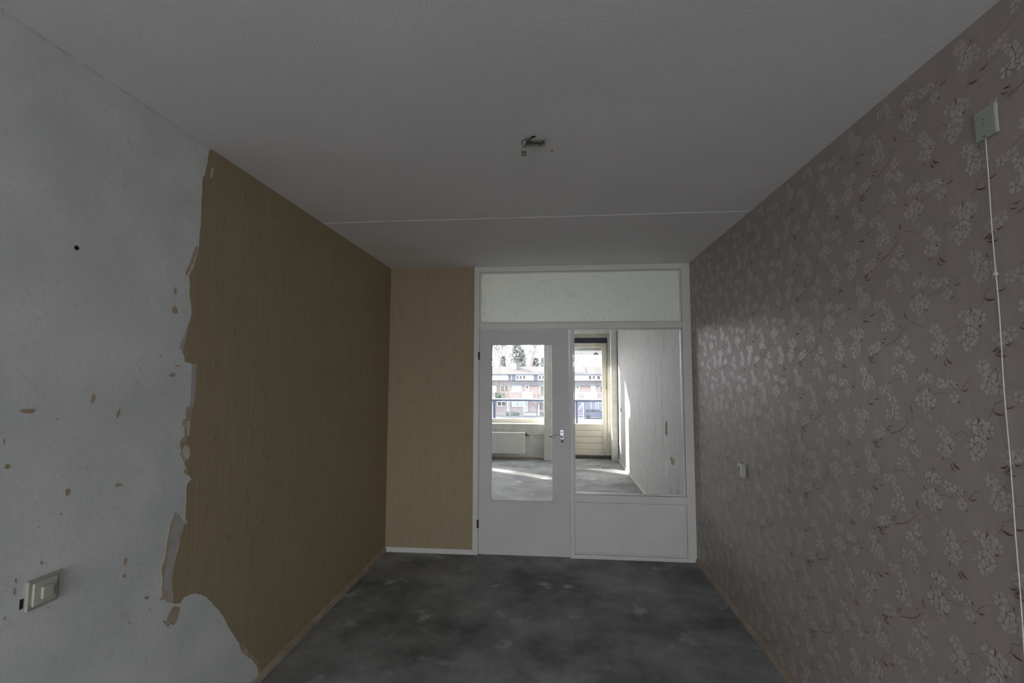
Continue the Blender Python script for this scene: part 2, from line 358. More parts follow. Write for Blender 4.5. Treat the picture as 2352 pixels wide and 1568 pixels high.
# nail hole and dents
hn = P(176, 569, 0, XL)
MB().lathe([(.008, 0), (.007, .0012), (.002, .0016)], (XL, hn.y, hn.z), axis=0, n=10).build('nail_hole', M['black'], wl, label='dark nail hole')

# sprig print of the brown paper
sg = MB()


def ribbon(mb, pts, w, plane, off):
    """flat tapered stroke; plane 'L' -> (y,z) on the left wall, 'B' -> (x,z) on the back wall, 'R' -> (y,z) on the right wall"""
    n = len(pts); a = []; b = []
    for i, (u, v) in enumerate(pts):
        p0 = pts[max(i - 1, 0)]; p1 = pts[min(i + 1, n - 1)]; du, dv = p1[0] - p0[0], p1[1] - p0[1]; L = math.hypot(du, dv) or 1
        ww = w[i] if isinstance(w, (list, tuple)) else w
        nx, nz = -dv / L * ww, du / L * ww; a.append((u + nx, v + nz)); b.append((u - nx, v - nz))
    mk = {'L': lambda u, v: (XL + off, u, v), 'B': lambda u, v: (u, DIST - off, v), 'R': lambda u, v: (XR - off, u, v)}[plane]
    base = len(mb.v); mb.v += [Vector(mk(*p)) for p in a] + [Vector(mk(*p)) for p in b]
    for i in range(n - 1): mb.f.append((base + i, base + i + 1, base + n + i + 1, base + n + i))


def sprig(mb, u, v, s, rot, plane, off):
    for ang, L in r_.choice((((0, 1.0), (.9, .45), (2.9, .5)), ((-.5, .8), (.5, .6), (2.6, .6)), ((.1, .9), (-1.1, .4), (3.3, .45), (1.9, .3)))):
        a = rot + ang + r_.uniform(-.15, .15); pts = []; bow = r_.uniform(-.6, .6); o1 = r_.uniform(-.008, .008); o2 = r_.uniform(-.006, .012)
        for k in range(5):
            t_ = k / 4; pts.append((u + o1 + s * L * t_ * math.sin(a + bow * t_), v + o2 + s * L * t_ * math.cos(a + bow * t_)))
        ribbon(mb, pts, [.0006, .0014, .0020, .0015, .0004], plane, off)


from mathutils.geometry import intersect_point_tri_2d
import bisect


def edge_y(z):
    best = 0
    for (a, b), (c, d) in zip(jit[:-4], jit[1:-3]):
        if (b - z) * (d - z) <= 0: best = max(best, a, c)
    return best


r_ = random.Random(3); row = 0; z = .15
while z < 2.55:
    y = 1.9 + (row % 2) * .13 + r_.uniform(-.02, .02)
    while y < DIST - .06:
        if y > edge_y(z) + .05 and y > edge_y(min(z + .06, 2.5)) + .05:
            sprig(sg, y, z, .055 + r_.uniform(-.01, .012), r_.choice([-.35, .25, .5, -.6, .05]), 'L', .0016)
        y += .265 + r_.uniform(-.02, .02)
    z += .165; row += 1
sg.build('leaf_print', M['sprig'], wl, kind='stuff')
sb = MB(); row = 0; z = .2
while z < 2.55:
    x = XL + .1 + (row % 2) * .13
    while x < JX - .04:
        sprig(sb, x, z, .055, r_.choice([-.35, .25, .5, -.6, .05]), 'B', .0016); x += .265
    z += .165; row += 1
sb.build('leaf_print', M['sprig'], wb, kind='stuff')

# ------------------------------------------------------------------ blossom wallpaper on the right wall
rp = MB().box(XR - .001, XR, YR, DIST, .03, H).build('wallpaper', M['floral'], wr, label='taupe wallpaper with pale blossom print')
TY, TZ = .52, .318


def zr(x, y, sx=2000, sy_=900, k=3.92):
    p = P(sx + x / k, sy_ + y / k, 0, XR); return (p.y, p.z)


flowers = [(910, 290), (1010, 300), (1070, 350), (985, 395), (940, 465), (1010, 505), (955, 570), (640, 345), (665, 390), (722, 475), (650, 515), (690, 545), (540, 770), (600, 780), (700, 850), (790, 880), (830, 1015), (560, 925), (610, 985),
           (510, 955), (560, 1025), (1095, 835), (1150, 905), (1230, 960), (1125, 995), (1170, 1040), (1245, 1020), (1085, 780), (270, 620), (330, 625), (370, 720), (150, 775), (205, 785), (370, 385), (305, 455), (400, 525), (425, 555), (250, 880), (270, 950), (225, 1000), (285, 1035),
           (1255, 595), (1350, 555), (1310, 590), (865, 485, .5), (600, 1130, .5), (545, 235, .45)]
leaves = [((965, 300), (970, 215), 1), ((1105, 175), (1215, 205), 1.6), ((1045, 405), (1090, 412), 1), ((1060, 430), (1080, 455), .8), ((715, 480), (755, 525), .8), ((645, 620), (655, 570), .8), ((750, 625), (820, 705), 1.6), ((735, 645), (770, 720), 1.1),
          ((485, 835), (510, 875), 1), ((595, 860), (610, 900), 1), ((840, 880), (870, 905), 1), ((895, 968), (965, 960), .9), ((855, 1050), (895, 1062), 1.1), ((605, 1045), (650, 1048), .7), ((1225, 830), (1235, 880), .9), ((1230, 880), (1260, 862), 1), ((80, 828), (135, 828), 1), ((110, 865), (140, 820), 1),
          ((1175, 680), (1250, 655), 1.3), ((1225, 720), (1280, 650), 1.5), ((425, 965), (450, 1065), 1.2), ((375, 115), (398, 200), 1.1), ((385, 1065), (393, 1100), .9), ((1305, 640), (1370, 662), 1.1), ((35, 470), (100, 495), 1.1), ((150, 320), (190, 345), 1), ((160, 302), (205, 304), 1), ((575, 670), (590, 710), .8), ((495, 720), (505, 750), .9), ((400, 350), (410, 380), .7), ((395, 420), (418, 440), .9)]
twigs = [[(1120, 130), (1095, 190), (1060, 245)], [(1110, 110), (1160, 95), (1215, 55)], [(765, 388), (820, 352), (860, 375), (885, 420)], [(605, 935), (660, 930), (720, 945), (770, 955)], [(890, 965), (930, 910), (1000, 880)],
         [(225, 1180), (290, 1182), (345, 1165), (395, 1120), (440, 1085)], [(480, 1095), (530, 1135), (575, 1185), (625, 1235)], [(440, 235), (490, 270), (540, 300), (590, 330)], [(180, 378), (260, 355), (310, 320), (345, 270)], [(200, 722), (250, 705), (305, 703)],
         [(1270, 1020), (1320, 1030), (1380, 1020)], [(1165, 1182), (1220, 1160), (1290, 1125)], [(270, 365), (310, 410), (345, 440)], [(1290, 640), (1330, 645), (1380, 665)]]
mbF = MB(); midx = []
rr = random.Random(5)
Yc, Zc = zr(700, 640)
Ylo, Zlo = Yc - .30, Zc - .16


def fold_ok(p): return True


tile_f = []
for fi_, fl_ in enumerate(flowers):
    p = zr(fl_[0], fl_[1]); s = fl_[2] if len(fl_) > 2 else 1
    if any(math.hypot((p[0] - q[0] + TY / 2) % TY - TY / 2, (p[1] - q[1] + TZ / 2) % TZ - TZ / 2) < .012 for q in tile_f): continue
    petals = []
    rot = rr.uniform(0, 6.28); R_ = .0195 * s * rr.uniform(.9, 1.1)
    for k in range(5):
        a = rot + k * 2 * math.pi / 5 + rr.uniform(-.08, .08); petals.append((a, R_ * rr.uniform(.78, 1.2), rr.uniform(.40, .54)))
    tile_f.append((p[0], p[1], petals, rr.random() < .4, fi_))
def dup_of(p, used):
    return any(math.hypot((p[0] - q[0] + TY / 2) % TY - TY / 2, (p[1] - q[1] + TZ / 2) % TZ - TZ / 2) < .012 for q in used)


tile_l = []; used = []
for a, b, w in leaves:
    a, b = zr(*a), zr(*b); m0 = ((a[0] + b[0]) / 2, (a[1] + b[1]) / 2)
    if not dup_of(m0, used): used.append(m0); tile_l.append((a, b, w))
tile_t = []; used = []
for tw in twigs:
    q = [zr(*p) for p in tw]; m0 = (sum(p[0] for p in q) / len(q), sum(p[1] for p in q) / len(q))
    if not dup_of(m0, used): used.append(m0); tile_t.append(q)


def add_poly(pts, off, mi):
    b = len(mbF.v); mbF.v += [Vector((XR - off, u, v)) for u, v in pts]; mbF.f.append(tuple(range(b, b + len(pts)))); midx.append(mi)


ny0, ny1 = -1 - int(3.4 / TY), int(3.2 / TY) + 1
for iy in range(-7, 8):
    for iz in range(-6, 7):
        dy, dz = iy * TY, iz * TZ

        def inside(u, v, mrg=.02): return YR + mrg < u < DIST - mrg and .03 + mrg < v < H - mrg
        for (u, v, petals, pink, fi_) in tile_f:
            if not inside(u + dy, v + dz, .026) or u + dy < .6: continue
            for k, (a, R_, wd) in enumerate(petals):
                pts = []
                for rrad, da in ((.05, 0), (.5, -wd * 1.0), (.82, -wd), (1.0, -wd * .5), (.93, 0), (1.0, wd * .5), (.82, wd), (.5, wd * 1.0)):
                    pts.append((u + dy + R_ * rrad * math.cos(a + da), v + dz + R_ * rrad * math.sin(a + da)))
                add_poly(pts, .0013 + .00014 * (fi_ % 8) + .000022 * k, 1 if (pink and k % 2) or (k == 3) else 0)
            c0 = petals[0][0]
            for k in range(3):
                a = c0 + .6 + k * 2.1; u1, v1 = u + dy, v + dz; L = petals[0][1] * .42
                e = (-math.sin(a) * .0008, math.cos(a) * .0008)
                add_poly([(u1 + e[0], v1 + e[1]), (u1 - e[0], v1 - e[1]), (u1 + L * math.cos(a), v1 + L * math.sin(a))], .0025, 2)
        for (a, b, w) in tile_l:
            mid = ((a[0] + b[0]) / 2 + dy, (a[1] + b[1]) / 2 + dz)
            if not inside(*mid, .035) or mid[0] < .6: continue
            du, dv = b[0] - a[0], b[1] - a[1]; L = math.hypot(du, dv); nx, nz_ = -dv / L, du / L; pts = []
            for t_, wd in ((0, .0), (.25, .0022), (.5, .003), (.8, .0018), (1, 0), (.8, -.001), (.5, -.0016), (.25, -.0014)):
                bow = .004 * math.sin(math.pi * t_); pts.append((a[0] + du * t_ + nx * (wd * w + bow) + dy, a[1] + dv * t_ + nz_ * (wd * w + bow) + dz))
            add_poly(pts, .0027 + .00008 * tile_l.index((a, b, w)), 3)
        for tw in tile_t:
            if not all(inside(p[0] + dy, p[1] + dz, .005) for p in tw) or tw[0][0] + dy < .6: continue
            n0 = len(mbF.f); ribbon(mbF, [(p[0] + dy, p[1] + dz) for p in tw], [.0010] + [.0008] * (len(tw) - 2) + [.0004], 'R', .0012); midx += [2] * (len(mbF.f) - n0)
mbF.build('blossom_print', None, wr, kind='stuff', mats=[M['petal'], M['petal2'], M['twig'], M['leafp']], midx=midx)

# skirtings: thin old glue strips / laths along the floor
MB().box(XL, XL + .016, YR, DIST, 0, .032).build('baseboard_left', M['glue'], kind='structure', label='low tan lath along the foot of the stripped wall', cat='baseboard', bevel=.002)
MB().box(XR - .014, XR, YR, DIST, 0, .035).build('baseboard_right', M['glue'], kind='structure', label='low tan lath below the blossom wallpaper', cat='baseboard', bevel=.002)
MB().box(XL + .016, JX, DIST - .014, DIST, 0, .045).build('baseboard_back', M['paint'], kind='structure', label='low white lath under the narrow brown wall', cat='baseboard', bevel=.003)
MB().box(XR - .012, XR, DIST + .1, 9.13, 0, .04).build('baseboard_far', M['cream'], kind='structure', label='cream lath along the side wall of the far room', cat='baseboard', bevel=.002)
MB().box(WX0 - 1.2, WX1 - .1, YF - .012, YF, 0, .03).build('baseboard_facade', M['glue'], kind='structure', label='low brown lath under the radiator', cat='baseboard')

# ------------------------------------------------------------------ partition
D0 = DIST - .012       # front of frame members
D1 = DIST + .10


def X(px, py=1000, y=DIST): return P(px, py, 1, y).x


def Z(px, py, y=DIST): return P(px, py, 1, y).z


xa, xb = JX, XR
jl = .050; jr = .075
xm0, xm1 = X(1309), X(1318)           # mullion between door and side light
zt0, zt1 = Z(1300, 755), Z(1300, 741)  # transom bar
zs = Z(1400, 1137); zp = Z(1400, 1154)
pf = empty('window_1', (xa, DIST, 0), 'white painted inner partition frame with side light, lower panel and frosted top light', 'window', kind='structure')
MB().box(xa, xa + jl, D0, D1, 0, H).build('jamb', M['paint'], pf, bevel=.003)
MB().box(xb - jr, xb, D0, D1, 0, H).build('jamb', M['paint'], pf, bevel=.003)
MB().box(xa + jl, xb - jr, D0, D1, H - .052, H).build('head_rail', M['paint'], pf, bevel=.003)
MB().box(xa + jl, xb - jr, D0, D1, zt0, zt1).build('transom_bar', M['paint'], pf, bevel=.003)
MB().box(xm0, xm1, D0, D1, 0, zt0).build('mullion', M['paint'], pf, bevel=.003)
MB().box(xm1, xb - jr, D0, D1, zp, zs).build('sill_rail', M['paint'], pf, bevel=.003)
MB().box(xm1, xb - jr, D0, D1, 0, .035).build('bottom_rail', M['paint'], pf, bevel=.003)
MB().box(xm1 + .0005, xb - jr - .0005, DIST + .006, DIST + .03, .0355, zp - .0005).build('lower_panel', M['paint'], pf)
# beads around the lower panel and lights
def beads(x0, x1, z0, z1, w, y0, y1, parent):
    g_ = .0025; x0 += g_; x1 -= g_; z0 += g_; z1 -= g_
    for (a, b, c, d) in ((x0, x0 + w, z0, z1), (x1 - w, x1, z0, z1), (x0 + w, x1 - w, z0, z0 + w), (x0 + w, x1 - w, z1 - w, z1)):
        MB().box(a, b, y0, y1, c, d).build('glazing_bead', M['paint'], parent, bevel=.0015)


beads(xm1, xb - jr, .035, zp, .014, DIST - .006, DIST + .006, pf)
beads(xm1, xb - jr, zs, zt0, .010, DIST + .01, DIST + .03, pf)
beads(xa + jl, xb - jr, zt1, H - .052, .010, DIST + .0, DIST + .02, pf)
MB().box(xm1 + .003, xb - jr - .003, DIST + .030, DIST + .034, zs + .002, zt0 - .002).build('pane', M['glass'], pf, label='clear side light pane')
MB().box(xa + jl + .003, xb - jr - .003, DIST + .020, DIST + .025, zt1 + .002, H - .054).build('pane', M['figured'], pf, label='frosted top pane with curl pattern')
# raised curls of the figured glass
cu = MB(); rc = random.Random(11)
for i in range(230):
    x = xa + jl + .03 + (xb - jr - xa - jl - .06) * (rc.random() ** 1.25); z = rc.uniform(zt1 + .03, H - .085)
    r = rc.uniform(.008, .024); a0 = rc.uniform(0, 6.28); a1 = a0 + rc.uniform(1.2, 3.2); n = 7; pin = []; pout = []
    for k in range(n):
        a = a0 + (a1 - a0) * k / (n - 1); w = .0009 * math.sin(math.pi * (k + .4) / n)
        pin.append((x + (r - w) * math.cos(a), z + (r - w) * math.sin(a))); pout.append((x + (r + w) * math.cos(a), z + (r + w) * math.sin(a)))
    b = len(cu.v); cu.v += [Vector((p[0], DIST + .0192, p[1])) for p in pin + pout]
    cu.f += [(b + k, b + k + 1, b + n + k + 1, b + n + k) for k in range(n - 1)]
cu.build('glass_curls', mat('glass_curl_relief', (.42, .44, .41), None, rough=.3), pf, kind='stuff')

# hinged inner door
dl0, dl1 = xa + jl + .003, xm0 - .003
dz0, dz1 = .008, zt0 - .004
gx0, gx1, gz0, gz1 = X(1128), X(1270), Z(1200, 1151), Z(1200, 790.5)
dr = empty('door_1', (dl0, DIST, 0), 'white inner door with a tall glass pane and steel lever handle', 'door', kind='structure')
df_ = MB(); ya, yb = DIST - .004, DIST + .036
df_.box(dl0, gx0, ya, yb, dz0, dz1).box(gx1, dl1, ya, yb, dz0, dz1).box(gx0, gx1, ya, yb, dz0, gz0).box(gx0, gx1, ya, yb, gz1, dz1)
df_.build('door_leaf', M['door_paint'], dr)
MB().box(gx0 - .001, gx1 + .001, DIST + .012, DIST + .016, gz0 - .001, gz1 + .001).build('pane', M['glass'], dr)
# ragged paint lip round the pane
for (a, b, horiz) in (((gx0, gz0), (gx1, gz0), 1), ((gx0, gz1), (gx1, gz1), -1), ((gx0, gz0), (gx0, gz1), 2), ((gx1, gz0), (gx1, gz1), -2)):
    n = 40; up = []; lo = []
    for k in range(n + 1):
        t_ = k / n; x = a[0] + (b[0] - a[0]) * t_; z = a[1] + (b[1] - a[1]) * t_; w = .004 + abs(math.sin(k * 1.7)) * .002 + rc.uniform(0, .003)
        lo.append((x, z)); up.append((x, z + w * (1 if horiz == 1 else -1)) if abs(horiz) == 1 else (x + w * (1 if horiz == 2 else -1), z))
    mb = MB(); bb = 0
    for k in range(n):
        mb.poly([(p[0], yy, p[1]) for yy in (DIST + .008, DIST + .012) for p in (lo[k], lo[k + 1], up[k + 1], up[k])], [(0, 1, 2, 3), (4, 7, 6, 5), (3, 2, 6, 7), (0, 4, 5, 1), (1, 5, 6, 2), (0, 3, 7, 4)])
    mb.build('glazing_bead', M['door_paint'], dr)
hx = X(1290.5); hz = Z(1290, 1002)
mb = MB().box(hx - .017, hx + .017, ya - .006, ya, hz - .024, hz + .062); sct = mb.build('door_handle', M['steel'], dr, bevel=.004)
lv = MB().tube([(hx, ya - .005, hz), (hx, ya - .045, hz)], .009, 14).tube([(hx + .006, ya - .045, hz), (hx - .02, ya - .048, hz + .001), (hx - .07, ya - .048, hz + .002), (hx - .112, ya - .044, hz + .004)], [.0095, .009, .0075, .007], 14)
lv.build('lever', M['steel'], sct, smooth=True)
MB().tube([(hx, ya - .0062, hz + .038), (hx, ya - .0075, hz + .038)], .006, 12).build('keyhole', M['black'], sct)
MB().lathe([(.012, 0), (.012, -.005), (.006, -.006)], (hx + .003, ya, hz - .042), axis=1, n=14).build('key_escutcheon', M['dark_metal'], dr)
for py in (817, 1201):
    hz_ = Z(1090, py)
    hb = MB().box(dl0 - .014, dl0 + .004, DIST - .0155, DIST - .0125, hz_ - .034, hz_ + .034)
    hg = hb.build('hinge', M['dark_metal'], dr, bevel=.001)
    MB().tube([(dl0 - .004, DIST - .020, hz_ - .036), (dl0 - .004, DIST - .020, hz_ + .036)], .007, 10).build('hinge_pin', M['dark_metal'], hg)
rd = P(1190, 1222, 1, DIST)
# ------------------------------------------------------------------ fixtures in the near room
c = P(1230, 321, 2, H)
jb = empty('ceiling_junction_box', (c.x, c.y, H), 'open grey green junction box with loose wires on the bare ceiling', 'junction box')
w, d, h_ = .040, .026, .016
o = MB().box(c.x - w, c.x + w, c.y - d, c.y + d, H - .004, H); o.build('base_plate', M['junction'], jb, bevel=.001)
b = MB().box(c.x - w, c.x + w, c.y - d, c.y - d + .003, H - h_, H - .004).box(c.x - w, c.x + w, c.y + d - .003, c.y + d, H - h_, H - .004).box(c.x - w, c.x - w + .003, c.y - d + .003, c.y + d - .003, H - h_, H - .004).box(c.x + w - .003, c.x + w, c.y - d + .003, c.y + d - .003, H - h_, H - .004)
b.build('rim', M['junction'], jb)
MB().lathe([(.010, 0), (.011, -.008), (.006, -.010)], (c.x - .002, c.y - .012, H - .004), n=14).build('screw_post', M['plastic_dk'], jb)
MB().lathe([(.013, 0), (.013, -.006)], (c.x + .019, c.y - .006, H - .004), n=16).build('cable_gland', M['plastic_dk'], jb)
hook = MB().tube([(c.x + .015, c.y + .015, H - .004), (c.x + .015, c.y + .012, H - .018), (c.x + .024, c.y + .006, H - .024)], .0018, 6); hook.build('hook', M['dark_metal'], jb)
cn = P(1203, 348, 2, H - .07)


def cpt(px, py, d_): return tuple(P(px, py, 2, H - d_))


def smooth(pts, n=4):
    pts = [Vector(p_) for p_ in pts]; out = []
    for i in range(len(pts) - 1):
        a_, b_, c_, d_ = pts[max(i - 1, 0)], pts[i], pts[i + 1], pts[min(i + 2, len(pts) - 1)]
        for k in range(n):
            t_ = k / n; out.append(.5 * ((2 * b_) + (c_ - a_) * t_ + (2 * a_ - 5 * b_ + 4 * c_ - d_) * t_ ** 2 + (3 * b_ - a_ - 3 * c_ + d_) * t_ ** 3))
    return out + [pts[-1]]


MB().tube(smooth([cpt(1230, 313, .006), cpt(1222, 314, .012), cpt(1216, 320, .024), cpt(1209, 328, .038), cpt(1206.5, 335, .05), cpt(1206, 342, .058)]), .0022, 8).build('wire', M['black'], jb, smooth=True)
MB().tube(smooth([cpt(1226, 315, .006), cpt(1217, 318, .014), cpt(1211, 325, .026), cpt(1207, 333, .04), cpt(1205, 342, .058)]), .0018, 8).build('wire', M['dark_metal'], jb, smooth=True)
MB().tube(smooth([cpt(1212, 319, .008), cpt(1206, 320, .014), cpt(1200, 323, .024), cpt(1199, 328, .034), cpt(1202, 334, .046), cpt(1203.5, 342, .058)]), .0015, 8).build('wire', mat('blue_grey_wire', (.03, .035, .05), None), jb, smooth=True)
tb_ = MB().box(cn.x - .011, cn.x + .012, cn.y - .009, cn.y + .009, cn.z - .016, cn.z + .014).build('terminal_block', M['junction'], jb, bevel=.004)
MB().box(cn.x - .008, cn.x + .009, cn.y - .011, cn.y - .009, cn.z - .010, cn.z - .004).build('screw', M['dark_metal'], tb_)


def wall_plate(name, label, cat, x, y, z, s, w, h_, depth, kind_):
    """plate on a side wall; s = +1 faces +x (left wall), -1 faces -x (right wall)"""
    e = empty(name, (x, y, z), label, cat)
    def bx(a, b, c_, d_, t0, t1): return MB().box(min(x + s * t0, x + s * t1), max(x + s * t0, x + s * t1), y + a, y + b, z + c_, z + d_)
    bx(-w / 2, w / 2, -h_ / 2, h_ / 2, 0, depth * .55).build('frame', M['plastic_dk'], e, bevel=.0025)
    if kind_ == 'switch':
        bx(-w * .38, w * .38, -h_ * .38, h_ * .38, depth * .5, depth * .85).build('cover', M['plastic'], e, bevel=.002)
        rk = bx(-w * .17, w * .17, -h_ * .2, h_ * .2, depth * .85, depth * 1.25).build('rocker', M['plastic'], e, bevel=.002)
    elif kind_ == 'socket':
        bx(-w * .40, w * .40, -h_ * .40, h_ * .40, depth * .5, depth * .75).build('cover', M['plastic'], e, bevel=.002)
        MB().tube([(x + s * depth * .75, y, z), (x + s * (depth * .75 + .002), y, z)], w * .27, 20).build('well', M['plastic_dk'], e)
        for q_ in (-1, 1): MB().tube([(x + s * (depth * .75 + .002), y, z + q_ * .0095), (x + s * (depth * .75 + .003), y, z + q_ * .0095)], .0026, 8).build('pin_hole', M['black'], e)
    else:
        bx(-w * .40, w * .40, -h_ * .40, h_ * .40, depth * .5, depth).build('cover', M['plastic_dk'], e, bevel=.002)
    return e


p = P(93, 1356, 0, XL)
sw = wall_plate('light_switch', 'square ivory light switch on the stripped white wall', 'switch', XL, p.y, p.z, 1, .088, .086, .022, 'switch')
MB().box(XL, XL + .0012, p.y - .055, p.y - .046, p.z - .030, p.z - .002).build('box_gap', M['black'], sw)
p = P(1708, 1079, 0, XR)
wall_plate('wall_socket', 'ivory plate low on the blossom wallpaper near the partition', 'socket', XR - .001, p.y, p.z, -1, .078, .086, .036, 'socket')
p = P(2271, 281, 0, XR)
pl = empty('pull_switch', (XR - .001, p.y, p.z), 'greenish white oblong plate high on the blossom wallpaper from which the cord hangs', 'switch')
mb = MB().box(XR - .011, XR - .001, p.y - .034, p.y + .034, p.z - .044, p.z + .044); mb.build('housing', mat('aged_white_plastic', (.40, .435, .40), None, rough=.6), pl, bevel=.006)
for dz in (-.034, .002, .016): MB().tube([(XR - .0112, p.y + .004, p.z + dz - .004), (XR - .0118, p.y + .004, p.z + dz - .004)], .0024 if dz < 0 else .0014, 8).build('screw_hole', M['black'], pl)
# hanging white cord with knot
cp_ = []
zt = p.z - .044
for i in range(40):
    z = zt - i * (zt - .55) / 39; cp_.append((XR - .008 + .0008 * math.sin(i * .7), p.y + .004 + .0008 * math.sin(i * .45) + .002 * (i / 39), z))
kz = P(2293, 628, 0, XR).z
pc = empty('hanging_cord', (XR - .012, p.y, zt), 'thin white pull cord with a knot hanging down the blossom wallpaper', 'cord')
MB().tube(cp_, .0014, 8).build('cord', M['cord'], pc, smooth=True)
ky = min(cp_, key=lambda q_: abs(q_[2] - kz))
kn = MB()
for k in range(3): kn.tube([(ky[0] + .004 * math.cos(a), ky[1] + .005 * math.sin(a) + .001 * k, kz + .004 * math.sin(a * .9 + k)) for a in [j * .7 for j in range(10)]], .0013, 7)
kn.build('knot', M['cord'], pc, smooth=True)

# ------------------------------------------------------------------ far room
p = P(1427, 941, 0, XR)
wall_plate('light_switch', 'small switch on the white wall beside the balcony door', 'switch', XR, p.y, p.z, -1, .080, .080, .014, 'switch')
p = P(1530, 983, 0, XR)
e = wall_plate('double_socket', 'tall grey double socket on the white wall behind the side light', 'socket', XR, p.y, p.z, -1, .075, .155, .014, 'plate')
MB().box(XR - .016, XR - .014, p.y - .022, p.y + .022, p.z + .008, p.z + .052).build('socket_well', M['plastic'], e)
MB().box(XR - .016, XR - .014, p.y - .022, p.y + .022, p.z - .052, p.z - .008).build('socket_well', M['plastic'], e)
# torn spots of the far wall
def rpatch(px_pts, mt, name='wallpaper_scrap'):
    q_ = []
    for a in px_pts:
        p_ = P(a[0], a[1], 0, XR); q_.append((p_.y + random.uniform(-.003, .003), p_.z + random.uniform(-.003, .003)))
    MB().prism(q_, 0, XR - .001, XR).build(name, mt, wr)


rpatch([(1538, 1050), (1543, 1049), (1546, 1054), (1550, 1053), (1549, 1066), (1545, 1067), (1541, 1062)], mat('olive_old_paper', (.30, .27, .16), (.40, .36, .24), 20, .9))
rpatch([(1549, 1055), (1555, 1053), (1554, 1075), (1550, 1076)], M['paper_back'])
rpatch([(1538, 1119), (1545, 1118), (1543, 1130), (1541, 1136), (1538, 1134)], M['paper_grey'])
rpatch([(1553, 1128), (1558, 1126), (1560, 1136), (1553, 1134)], M['paper_grey'])
rpatch([(1529, 1060), (1531, 1040), (1532, 1075), (1533, 1110), (1531, 1100)], M['paint'])

# window 2 : window of the far room
w2 = empty('window_2', (WX0, YG, WZ0), 'cream framed window of the far room looking onto the street', 'window', kind='structure')
fw, y0, y1 = .072, YG - .03, YG + .05
MB().box(WX1 - fw, WX1, y0, y1, WZ0, WZ1).build('frame_stile', M['cream'], w2, bevel=.006)
MB().box(WX0, WX0 + .05, y0, y1, WZ0, WZ1).build('frame_stile', M['cream'], w2, bevel=.006)
MB().box(WX0 + .05, WX1 - fw, y0, y1, WZ0, WZ0 + .09).build('frame_rail', M['cream'], w2, bevel=.006)
MB().box(WX0 + .05, WX1 - fw, y0, y1, WZ1 - .06, WZ1).build('frame_rail', M['cream'], w2, bevel=.006)
MB().box(WX0 + .05, WX1 - fw, YG + .005, YG + .010, WZ0 + .09, WZ1 - .06).build('pane', M['glass'], w2)
MB().box(WX0 - .02, P(1255, 970, 1, 9.13).x, 9.26, YG - .03, WZ0 - .01, WZ0 + .012).build('window_sill', M['paint'], w2, bevel=.004)
w3 = empty('window_3', (SX0, YG, WZ0), 'wide left window of the far room', 'window', kind='structure')
MB().box(SX0, SX0 + .03, y0, y1, WZ0, SZ1).box(SX1 - .03, SX1, y0, y1, WZ0, SZ1).box(SX0, SX1, y0, y1, WZ0, WZ0 + .03).box(SX0, SX1, y0, y1, SZ1 - .03, SZ1).build('frame', M['cream'], w3)
MB().box(SX0 + .03, SX1 - .03, YG + .005, YG + .01, WZ0 + .03, SZ1 - .03).build('pane', M['glass'], w3)

# balcony door
bd = empty('door_2', (DX0, YG, 0), 'cream balcony door with glass above four horizontal boards', 'door', kind='structure')
gl0, gl1 = .13, P(1383, 900, 1, YG).x
bz0, gz_b, gz_t, bz1 = .067, .663, 2.179, 2.258
dl, drr = gl0 - .08, P(1394, 900, 1, YG).x
MB().box(DX0, dl, YG - .05, YG + .06, 0, DZ1).build('jamb', M['cream'], bd, bevel=.004)
MB().box(drr + .004, DX1, YG - .05, YG + .06, 0, DZ1).build('jamb', M['cream'], bd, bevel=.004)
MB().box(dl, drr, YG - .05, YG + .06, bz1 + .004, DZ1).build('head_rail', M['cream'], bd, bevel=.004)
yy0, yy1 = YG - .02, YG + .03
MB().box(dl, gl0, yy0, yy1, bz0, bz1).build('stile', M['cream'], bd, bevel=.004)
MB().box(gl1, drr, yy0, yy1, bz0, bz1).build('stile', M['cream'], bd, bevel=.004)
MB().box(gl0, gl1, yy0, yy1, gz_t, bz1).build('top_rail', M['cream'], bd, bevel=.004)
MB().box(gl0, gl1, yy0, yy1, bz0, bz0 + .10).build('bottom_rail', M['cream'], bd, bevel=.004)
nb = 4; bh = (gz_b - bz0 - .10) / nb
for k in range(nb): MB().box(gl0, gl1, yy0 + .006, yy1 - .008, bz0 + .10 + k * bh + .0025, bz0 + .10 + (k + 1) * bh - .0025).build('board', M['cream'], bd, bevel=.004)
MB().box(gl0, gl1, yy1 - .0075, yy1 - .001, bz0 + .10, gz_b).build('backing_panel', M['cream'], bd)
MB().box(gl0, gl1, YG + .008, YG + .012, gz_b, gz_t).build('pane', M['glass'], bd)
MB().box(DX0, DX1, YG - .12, YG + .08, 0, .06).build('threshold', M['wood_dark'], bd, bevel=.004)
MB().box(gl1 + .01, gl1 + .05, yy0 - .008, yy0, 1.08, 1.26).build('door_handle', M['paint'], bd, bevel=.003)
# roller blind cassette with cord
a0, a1 = gl0 - .06, P(1393, 782, 1, 9.45).x
rb = empty('roller_blind', (a0, 9.45, 2.26), 'dark blue black blind cassette above the balcony door with a black cord', 'blind')
MB().box(a0, a1, 9.41, 9.448, 2.262, 2.368).build('cassette', M['navy'], rb, bevel=.008)
MB().box(a1, a1 + .012, 9.415, 9.445, 2.268, 2.36).build('end_cap', M['black'], rb, bevel=.004)
MB().tube([(a1 + .006, 9.425, 2.34), (a1 + .008, 9.42, 2.2), (a1 + .004, 9.425, 1.8), (a1 - .014, 9.43, 1.34)], .006, 8).build('cord', M['black'], rb)

